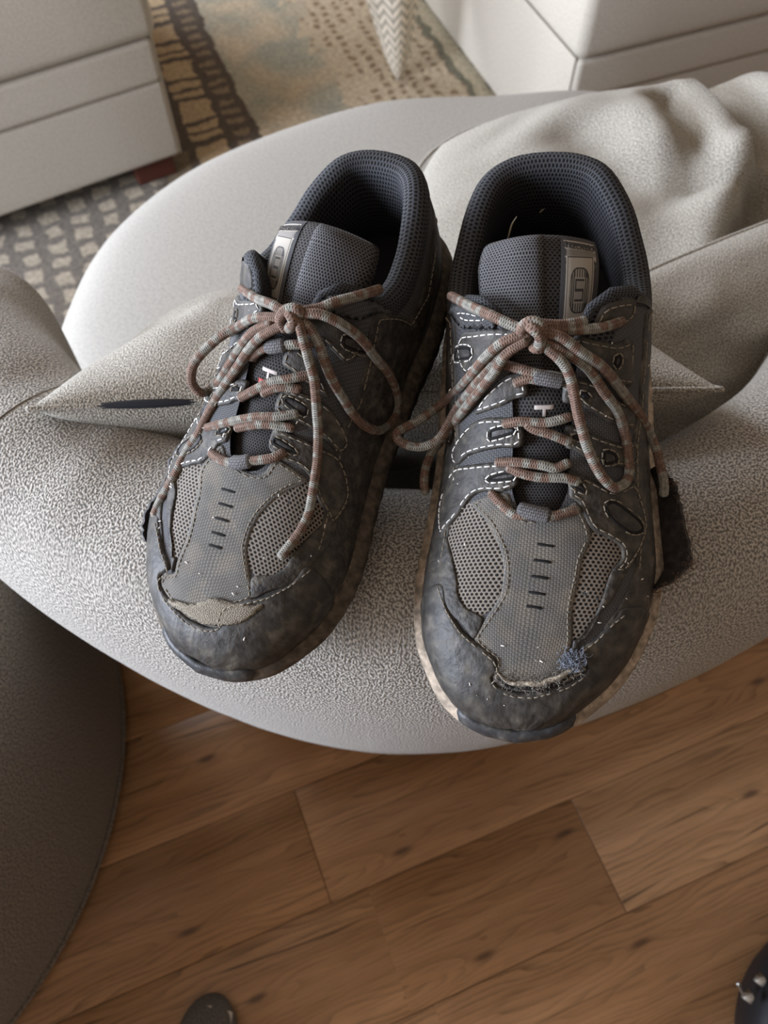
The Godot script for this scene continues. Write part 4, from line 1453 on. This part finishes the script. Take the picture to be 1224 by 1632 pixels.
func build_rug() -> void:
	var rug := thing("area_rug", "patterned beige, sage and brown rug lying under the sofas and the chair", "rug", house(0.4, -1.80), -deg_to_rad(HOUSE))
	var s := Shape.new()
	var half := Vector2(1.6, 0.75)
	var rows := []
	var uvs := []
	for i in 33:
		var row := PackedVector3Array()
		var uv := PackedVector2Array()
		for j in 27:
			var x := lerpf(-half.x, half.x, i / 32.0)
			var z := lerpf(-half.y, half.y, j / 26.0)
			var edge := i == 0 or i == 32 or j == 0 or j == 26
			row.append(Vector3(x, 0.0005 if edge else 0.008 + 0.0006 * wrinkle.get_noise_2d(x * 300, z * 300), z))
			uv.append(Vector2(i / 32.0, j / 26.0))
		rows.append(row)
		uvs.append(uv)
	s.grid(rows, uvs)
	put("rug_pile", s.done(), M.rug, rug)

const CHAIR := Vector3(0.03, 0, -0.66)

func build_chair() -> void:
	var chair := thing("swivel_chair", "round grey upholstered swivel chair whose padded back carries the two shoes", "chair", CHAIR)
	var section := rounded_profile([Vector2(0.372, 0.30), Vector2(0.374, 0.45), Vector2(0.370, 0.60), Vector2(0.371, 0.69), Vector2(0.386, 0.738), Vector2(0.418, 0.760), Vector2(0.455, 0.765), Vector2(0.490, 0.752), Vector2(0.514, 0.722), Vector2(0.525, 0.675), Vector2(0.522, 0.61), Vector2(0.508, 0.50), Vector2(0.486, 0.37), Vector2(0.462, 0.26), Vector2(0.436, 0.14), Vector2(0.408, 0.035), Vector2(0.395, 0.012)], 0.012)
	var s := Shape.new()
	var rows := []
	var uvs := []
	for i in 121:
		var f := lerpf(-76.0, 70.0, i / 120.0)
		var a := deg_to_rad(f)
		var fall := 0.12 * pow(clampf((absf(f) - 40.0) / 50.0, 0, 1), 2.0)
		var pinch := 1.0
		if i < 6:
			pinch = sqrt(1.0 - pow(1.0 - i / 6.0, 2.0)) * 0.9 + 0.1
		elif i > 114:
			pinch = sqrt(1.0 - pow(1.0 - (120 - i) / 6.0, 2.0)) * 0.9 + 0.1
		var row := PackedVector3Array()
		var uv := PackedVector2Array()
		for p in section:
			var r: float = 0.447 + (p.x - 0.447) * pinch
			var y: float = p.y - fall * smoothstep(0.3, 0.76, p.y)
			y = lerpf(0.36, y, lerpf(0.72, 1.0, pinch))
			y += 0.004 * wrinkle.get_noise_2d(f * 3.0, p.y * 300.0)
			row.append(Vector3(sin(a) * r, y, cos(a) * r))
			uv.append(Vector2(f, p.y))
		rows.append(row)
		uvs.append(uv)
	s.grid(rows, uvs)
	# close both ends of the arms
	for e in [0, 120]:
		var row: PackedVector3Array = rows[e]
		var mid := Vector3.ZERO
		for p in row:
			mid += p / row.size()
		for j in row.size() - 1:
			if e == 0:
				s.tri(mid, row[j + 1], row[j], Vector2.ZERO, Vector2.ZERO, Vector2.ZERO, 1)
			else:
				s.tri(mid, row[j], row[j + 1], Vector2.ZERO, Vector2.ZERO, Vector2.ZERO, 1)
	var back := put("padded_back", s.done(), M.chair, chair)
	# a sewn seam running down over the back
	for f in [-40.0]:
		var line := PackedVector3Array()
		for p in section.slice(int(section.size() * 0.28), int(section.size() * 0.62)):
			var a := deg_to_rad(f)
			line.append(Vector3(sin(a) * (p.x + 0.0005), p.y + 0.0004, cos(a) * (p.x + 0.0005)))
		put("seam", tube_mesh(line, 0.0007, 6), M.chair_seam, back)
	# seat: a deep round cushion running out between the arms
	var plan := []
	for p in [Vector2(-0.26, -0.36), Vector2(-0.36, -0.46), Vector2(-0.424, -0.62), Vector2(-0.428, -0.74), Vector2(-0.398, -0.87), Vector2(-0.305, -1.005), Vector2(-0.165, -1.108), Vector2(0.0, -1.18), Vector2(0.186, -1.192), Vector2(0.34, -1.20), Vector2(0.47, -1.15), Vector2(0.56, -1.03), Vector2(0.58, -0.86), Vector2(0.50, -0.62), Vector2(0.36, -0.45), Vector2(0.05, -0.34)]:
		plan.append(p - Vector2(CHAIR.x, CHAIR.z))
	var edge := smooth_outline(plan, 0.02)
	var seat := Shape.new()
	var profile := [Vector2(0.10, 0.012), Vector2(0.10, 0.06), Vector2(0.055, 0.13), Vector2(0.022, 0.22), Vector2(0.004, 0.32), Vector2(0.0, 0.37), Vector2(0.006, 0.41), Vector2(0.024, 0.438), Vector2(0.055, 0.456), Vector2(0.10, 0.466), Vector2(0.17, 0.472), Vector2(0.27, 0.474), Vector2(0.40, 0.472)]
	profile = rounded_profile(profile, 0.02)
	rows = []
	uvs = []
	var c := Vector2(0.02, -0.10)
	for i in edge.size() + 1:
		var p := edge[i % edge.size()]
		var row := PackedVector3Array()
		var uv := PackedVector2Array()
		var d: Vector2 = c - p
		for q in profile:
			var k: Vector2 = p + d.normalized() * minf(q.x, d.length() - 0.002)
			row.append(Vector3(k.x, q.y, k.y))
			uv.append(k)
		rows.append(row)
		uvs.append(uv)
	seat.grid(rows, uvs, 0, true)
	put("seat_cushion", seat.done(), M.seat, chair)

func build_ottoman() -> void:
	var o := thing("ottoman", "dark grey round upholstered ottoman, its shaded side at the lower left", "ottoman", Vector3(-0.893, 0, -0.203))
	var s := Shape.new()
	lathe(s, rounded_profile([Vector2(0.0, 0.455), Vector2(0.2, 0.455), Vector2(0.38, 0.452), Vector2(0.45, 0.445), Vector2(0.488, 0.425), Vector2(0.502, 0.39), Vector2(0.506, 0.33), Vector2(0.510, 0.22), Vector2(0.513, 0.12), Vector2(0.513, 0.06), Vector2(0.511, 0.03), Vector2(0.504, 0.016)], 0.012), 128)
	put("cover", s.done(), M.ottoman, o)
	var ring := []
	for i in 129:
		var a := TAU * i / 128
		ring.append(Vector3(sin(a) * 0.511, 0.022, cos(a) * 0.511))
	put("welt", tube_mesh(PackedVector3Array(ring), 0.0035, 6), M.ottoman, o)
	for i in 4:
		var a := TAU * (i + 0.5) / 4
		var f := Shape.new()
		lathe(f, [Vector2(0, 0.02), Vector2(0.022, 0.02), Vector2(0.018, 0.0), Vector2(0, 0.0)], 16, 0, TAU, Vector3(sin(a) * 0.35, 0, cos(a) * 0.35))
		put("foot", f.done(), M.black, o)

func build_sofas() -> void:
	# each sofa is built from its near corner: front along x, depth along z
	sofa("light greige fabric sofa at the left, its red wooden foot on the rug", Vector3(-0.449, 0.009, -1.535), 30.0, -1.0, 0.055, 0.225, 0.312)
	sofa("light greige fabric sofa behind the wrinkled pillow, one side in bright daylight", Vector3(0.386, 0.009, -1.540), -HOUSE, 1.0, 0.012, 0.175, 0.262)

func sofa(label: String, corner: Vector3, turn: float, way: float, low: float, rail: float, top: float) -> void:
	var t := thing("sofa", label, "sofa", corner, deg_to_rad(turn), "pair of greige sofas")
	var long := 1.5
	var x0 := -long if way < 0 else 0.0
	var x1 := 0.0 if way < 0 else long
	var deep := -0.86
	put("base", soft_box_mesh(Vector3(x0, low, deep), Vector3(x1, rail, 0.0), 0.010, 0.002), M.sofa, t)
	put("front_rail", soft_box_mesh(Vector3(x0 + 0.002, rail + 0.002, deep), Vector3(x1 - 0.002, top, 0.006), 0.010, 0.002), M.sofa, t)
	put("seat_cushion", soft_box_mesh(Vector3(x0 - (0.0 if way < 0 else 0.012), top + 0.003, deep + 0.15), Vector3(x1 + (0.012 if way < 0 else 0.0), top + 0.17, 0.016), 0.022, 0.006), M.sofa, t)
	var out := x0 - 0.004 if way > 0 else x1 - 0.002
	put("side_panel", soft_box_mesh(Vector3(out, low, deep), Vector3(out + 0.006, top + 0.001, -0.006), 0.002), M.sofa, t)
	put("backrest", soft_box_mesh(Vector3(x0, 0.30, deep - 0.12), Vector3(x1, 0.88, deep + 0.16), 0.05, 0.02), M.sofa, t)
	for x in [x0 + 0.06, x1 - 0.06]:
		for z in [-0.05, deep + 0.06]:
			var s := Shape.new()
			soft_box(s, Vector3(x - 0.045, 0, z - 0.03), Vector3(x + 0.045, low + 0.003, z + 0.03), 0.004)
			put("leg", s.done(), M.redwood, t)

func cushion(called: String, label: String, at: Vector3, basis_: Basis, half: Vector2, thick: float, creases: Array, seed_: int, zip := false, ears := 0.10, round_ := 0.0) -> void:
	var t := thing(called, label, "pillow", at, 0.0, "grey throw pillows in the chair")
	t.basis = basis_
	put("cover", pillow_mesh(half, thick, creases, ears, seed_, round_), M.pillow, t)
	var ring := []
	for i in 161:
		var f := i / 40.0
		var k := int(f) % 4
		var g := sin((f - floorf(f) - 0.5) * PI)
		var bow := 1.0 - 0.05 * (1.0 - g * g)
		bow = (1.0 - ears * 0.5 * (1.0 - g * g)) * lerpf(1.0, sqrt(1.0 - 0.5 * g * g), round_)
		var end := lerpf(1.0, sqrt(0.5), round_)
		var ge := g * lerpf(1.0, end, g * g)
		ring.append([Vector3(ge * half.x, half.y * bow, 0), Vector3(half.x * bow, -ge * half.y, 0), Vector3(-ge * half.x, -half.y * bow, 0), Vector3(-half.x * bow, ge * half.y, 0)][k])
	put("piped_seam", tube_mesh(PackedVector3Array(ring), 0.0022, 6), M.pillow, t)
	if zip:
		# the zip shows where the seam gapes
		for span in [[-0.84, -0.50], [-0.46, -0.10], [0.66, 0.78]]:
			var line := []
			for i in 13:
				var g := lerpf(span[0], span[1], i / 12.0)
				line.append(Vector3(g * half.x, half.y * (1.0 - ears * 0.5 * (1.0 - g * g)) + 0.0008, 0))
			put("zip", tube_mesh(PackedVector3Array(line), 0.0030, 8, 25.0, 0.75, true), M.zip, t)

func build_pillows() -> void:
	# lying against the inside of the back, its zipped edge up under the shoes
	var lean := Basis(Vector3.UP, deg_to_rad(2.0)) * Basis(Vector3.RIGHT, deg_to_rad(45.0))
	cushion("throw_pillow", "grey throw pillow under the shoe heels, a black zip along its edge", Vector3(-0.010, 0.612, -0.486), lean, Vector2(0.232, 0.235), 0.082, [], 3, true, 0.16)
	var flat := Basis(Vector3.UP, deg_to_rad(6.0)) * Basis(Vector3.RIGHT, deg_to_rad(-78.0))
	cushion("throw_pillow", "deeply wrinkled pale grey throw pillow lying behind the two shoes", Vector3(0.375, 0.540, -0.685), flat, Vector2(0.36, 0.255), 0.10, [[Vector2(0.12, 0.95), Vector2(0.10, 0.30), 0.07, 0.50], [Vector2(0.09, 0.15), Vector2(-0.20, -0.85), 0.08, 0.50], [Vector2(-0.45, 0.55), Vector2(-0.22, 0.10), 0.10, 0.22], [Vector2(0.40, 0.8), Vector2(0.32, -0.5), 0.08, 0.26], [Vector2(-0.10, 0.75), Vector2(-0.10, 0.15), 0.07, 0.24]], 5, false, 0.04, 0.7)
	var low := Basis(Vector3.UP, deg_to_rad(26.0)) * Basis(Vector3.RIGHT, deg_to_rad(-38.0))
	cushion("throw_pillow", "smooth grey throw pillow wedged between the wrinkled pillow and the chair back", Vector3(0.39, 0.59, -0.535), low, Vector2(0.20, 0.12), 0.065, [], 9, false, 0.06, 0.3)

func build_shoes() -> void:
	var a := make_shoe(Vector3(0.1045, 0.8181, -0.4186), Vector3(-3.1, 12.5, 8.3) * (PI / 180), [1.041, 1.064, 1.025, 1.03], 1, "worn grey hiking shoe pointing straight ahead, its toe cap torn open", LACES_LEFT_FOOT)
	# damage of this shoe: torn toe edge, fibres, a strip peeled from the side
	var line := []
	for p in [Vector2(287, -125), Vector2(291, -54), Vector2(291, 21), Vector2(291, 86), Vector2(289, 150), Vector2(287, 214), Vector2(283, 275), Vector2(281, 321)]:
		line.append(lay(Vector2(p.y * 0.001 * WIDE, p.x - 2.0), 1.6))
	put("torn_edge", tube_mesh(smooth_path(line, 0.0015), 0.0016, 8, 25.0, 1.0, true), M.cream, a)
	var gap_ := []
	for p in line:
		gap_.append(p + Vector3(0, -0.0008, 0.0022))
	put("tear_gap", tube_mesh(smooth_path(gap_, 0.0015), 0.0013, 8, 25.0, 1.0, true), M.slit, a)
	var s := Shape.new()
	fray(s, [lay(Vector2(0.218 * WIDE, 278), 1.5), lay(Vector2(0.289 * WIDE, 275), 2.0)], 260, 0.0032, 0.0026)
	put("frayed_tuft", s.done(), M.tuft, a).set_meta("kind", "stuff")
	s = Shape.new()
	fray(s, line, 500, 0.0022, 0.0022, 0.00012)
	put("torn_fibres", s.done(), M.tuft_dark, a).set_meta("kind", "stuff")
	put("peeled_flap", flap_mesh([Vector3(68.2, 30, 169.8), Vector3(72.8, 30, 175.5), Vector3(77.1, 30, 183.5), Vector3(80.7, 30, 205.6), Vector3(82.9, 30, 225.3), Vector3(80.7, 30, 229.5), Vector3(71.7, 30, 238.1), Vector3(62.6, 30, 242.8), Vector3(56.7, 30, 249.9), Vector3(51.2, 30, 258)], 0.012, 0.016), M.flap, a)
	s = Shape.new()
	fray(s, millis([Vector3(68.2, 30, 169.8), Vector3(72.8, 30, 175.5), Vector3(77.1, 30, 183.5), Vector3(80.7, 30, 205.6), Vector3(82.9, 30, 225.3), Vector3(80.7, 30, 229.5), Vector3(71.7, 30, 238.1), Vector3(62.6, 30, 242.8), Vector3(56.7, 30, 249.9), Vector3(51.2, 30, 258)]), 260, 0.0026, 0.0014, 0.00013)
	put("torn_fibres", s.done(), M.tuft_brown, a).set_meta("kind", "stuff")
	var b := make_shoe(Vector3(0.0242, 0.8141, -0.4183), Vector3(-27, 13.3, 6.1) * (PI / 180), [0.87, 1.076, 0.983, 1.03], -1, "worn grey hiking shoe turned aside, with a pale scuffed band across its toe", LACES_RIGHT_FOOT)
	put("peeled_flap", flap_mesh([Vector3(-60, 34, 180.7), Vector3(-65.1, 34, 194.7), Vector3(-66.1, 34, 210.1), Vector3(-61.6, 34, 221.8), Vector3(-61.7, 34, 233.8), Vector3(-62, 34, 245.3), Vector3(-56.8, 34, 256.1), Vector3(-52.3, 34, 260.2)], 0.007, 0.014), M.flap, b)
	put("scuffed_patch", panel_mesh([Vector2(289, 257), Vector2(286, 39), Vector2(278, -50), Vector2(276, -157), Vector2(272, -300), Vector2(269, -361), Vector2(269, -361), Vector2(271, -357), Vector2(281, -296), Vector2(287, -179), Vector2(291, -21), Vector2(290, 114)], 2.5, 1.0, 0.3, 1.8), M.suede, b)

func build_small_things() -> void:
	var bit0 := thing("dry_leaf", "curled dry leaf scrap inside the heel of the shoe on the right", "leaf", Vector3(0.1012, 0.8723, -0.3939))
	put("blade", tube_mesh(smooth_path([Vector3(-0.006, -0.001, 0.003), Vector3(-0.002, 0.001, 0), Vector3(0.004, 0.001, -0.001), Vector3(0.008, 0, -0.001)], 0.001), 0.0014, 6, 25.0, 0.35, true), M.leaf, bit0)
	var bit1 := thing("dry_leaf", "thin dry grass blade sticking up behind the tongue of the shoe on the right", "leaf", Vector3(0.0731, 0.8803, -0.3652))
	put("blade", tube_mesh(smooth_path([Vector3(-0.001, -0.008, 0.003), Vector3(0, -0.002, 0.001), Vector3(0.001, 0.003, -0.001), Vector3(0.003, 0.007, -0.002)], 0.001), 0.0014, 6, 25.0, 0.35, true), M.leaf, bit1)
	var bit2 := thing("thread_scrap", "short white thread scrap inside the collar of the shoe on the left", "thread", Vector3(0.0142, 0.8723, -0.3690))
	put("strand", tube_mesh(smooth_path([Vector3(-0.001, 0.001, -0.005), Vector3(0, 0, -0.001), Vector3(0.0005, 0, 0.003), Vector3(0.002, 0, 0.006)], 0.001), 0.0009, 6, 25.0, 1, false), M.dust, bit2)
	# a pale knitted throw hanging down to the rug beside the far sofa
	var throw_ := thing("knitted_throw", "cream herringbone knitted throw, its drooping corner touching the rug", "blanket", Vector3(0.036, 0.009, -1.90))
	var s := Shape.new()
	var rows := []
	var uvs := []
	for i in 25:
		var f := i / 24.0
		var row := PackedVector3Array()
		var uv := PackedVector2Array()
		var r := 0.006 + 0.15 * pow(f, 0.75)
		var c := Vector3(-0.04 * f, 0.45 * f, -0.13 * f)
		for j in 33:
			var a := TAU * j / 32
			var fold := 1.0 + 0.10 * sin(a * 5.0 + f * 2.0) * f
			row.append(c + Vector3(cos(a) * r * fold * 0.8, 0.0, sin(a) * r * fold))
			uv.append(Vector2(j / 32.0 * 5.0, f * 5.0))
		rows.append(row)
		uvs.append(uv)
	s.grid(rows, uvs, 0, true)
	put("knitted_cloth", s.done(), M.throw, throw_)

	# the photographer's slipper, only its toe in view
	var slip := thing("slipper", "fuzzy charcoal slipper toe with a pale patch, on the boards at the bottom edge", "slipper", Vector3(-0.222, 0, 0.052))
	var rows2 := []
	var uvs2 := []
	for i in 29:
		var f := i / 28.0
		var z := 0.26 * pow(f, 1.6)
		var w := 0.046 * sqrt(1.0 - pow(1.0 - minf(z / 0.075, 1.0), 2.0)) * (1.0 - 0.2 * f) + 0.0005
		var h := 0.042 * sqrt(1.0 - pow(1.0 - minf(z / 0.09, 1.0), 2.0)) + 0.035 * f * f + 0.0006
		var row := PackedVector3Array()
		var uv := PackedVector2Array()
		for j in 25:
			var a := TAU * j / 24
			row.append(Vector3(sin(a) * w, maxf(h * 0.5 + cos(a) * h * 0.5, 0.001), z))
			uv.append(Vector2(j, i))
		rows2.append(row)
		uvs2.append(uv)
	var sl := Shape.new()
	sl.grid(rows2, uvs2, 0, true)
	put("knit_upper", sl.done(), M.slipper, slip)
	var patch := Shape.new()
	rows2 = []
	uvs2 = []
	for i in 7:
		var row := PackedVector3Array()
		var uv := PackedVector2Array()
		for j in 9:
			var z := lerpf(0.013, 0.075, i / 6.0)
			var x := lerpf(-0.016, 0.03, j / 8.0)
			var h := 0.042 * sqrt(1.0 - pow(1.0 - minf(z / 0.09, 1.0), 2.0)) + 0.0006
			row.append(Vector3(x, h * 0.5 + h * 0.5 * sqrt(maxf(0, 1.0 - pow(x / 0.046, 2.0))) + 0.0014, z + 0.25 * absf(x)))
			uv.append(Vector2(j, i))
		rows2.append(row)
		uvs2.append(uv)
	patch.grid(rows2, uvs2, 0, false)
	put("pale_patch", patch.done(), M.pale, slip)

	# a black object with steel studs at the right edge
	var stud := thing("studded_bag", "black rounded item with silver studs and a small screw, bottom right corner", "bag", Vector3(0.6, 0, 0.125))
	var body := Shape.new()
	lathe(body, rounded_profile([Vector2(0, 0.105), Vector2(0.10, 0.104), Vector2(0.145, 0.098), Vector2(0.162, 0.08), Vector2(0.166, 0.05), Vector2(0.158, 0.012), Vector2(0.14, 0.001), Vector2(0, 0.001)], 0.008), 64)
	put("shell", body.done(), M.black, stud)
	var top := Shape.new()
	lathe(top, rounded_profile([Vector2(0, 0.108), Vector2(0.09, 0.1078), Vector2(0.112, 0.1055), Vector2(0.114, 0.102)], 0.008), 48)
	put("green_cloth", top.done(), M.green, stud)
	for p in [Vector3(-0.1453, 0.092, -0.0903), Vector3(-0.1644, 0.094, -0.0729), Vector3(-0.100, 0.096, 0.070)]:
		var f := Shape.new()
		lathe(f, [Vector2(0, 0.011), Vector2(0.005, 0.0065), Vector2(0.0095, 0.0)], 3)
		var o := put("stud", f.done(), M.steel, stud)
		o.position = p
		o.basis = Basis(Vector3.UP, 0.5) * Basis(Vector3(0.6, 0, -0.8), deg_to_rad(25.0))
	var screw := Shape.new()
	lathe(screw, [Vector2(0, 0.016), Vector2(0.0022, 0.016), Vector2(0.0024, 0.013), Vector2(0.0018, 0.0125), Vector2(0.0024, 0.0105), Vector2(0.0018, 0.0095), Vector2(0.0024, 0.0075), Vector2(0.0018, 0.0065), Vector2(0.0024, 0.0045), Vector2(0.0018, 0.003), Vector2(0.0024, 0.0)], 12)
	var sc := put("screw", screw.done(), M.steel, stud)
	sc.position = Vector3(-0.1647, 0.085, -0.0757)
	sc.basis = Basis(Quaternion(Vector3.UP, Vector3(-0.45, 0.55, -0.7).normalized()))
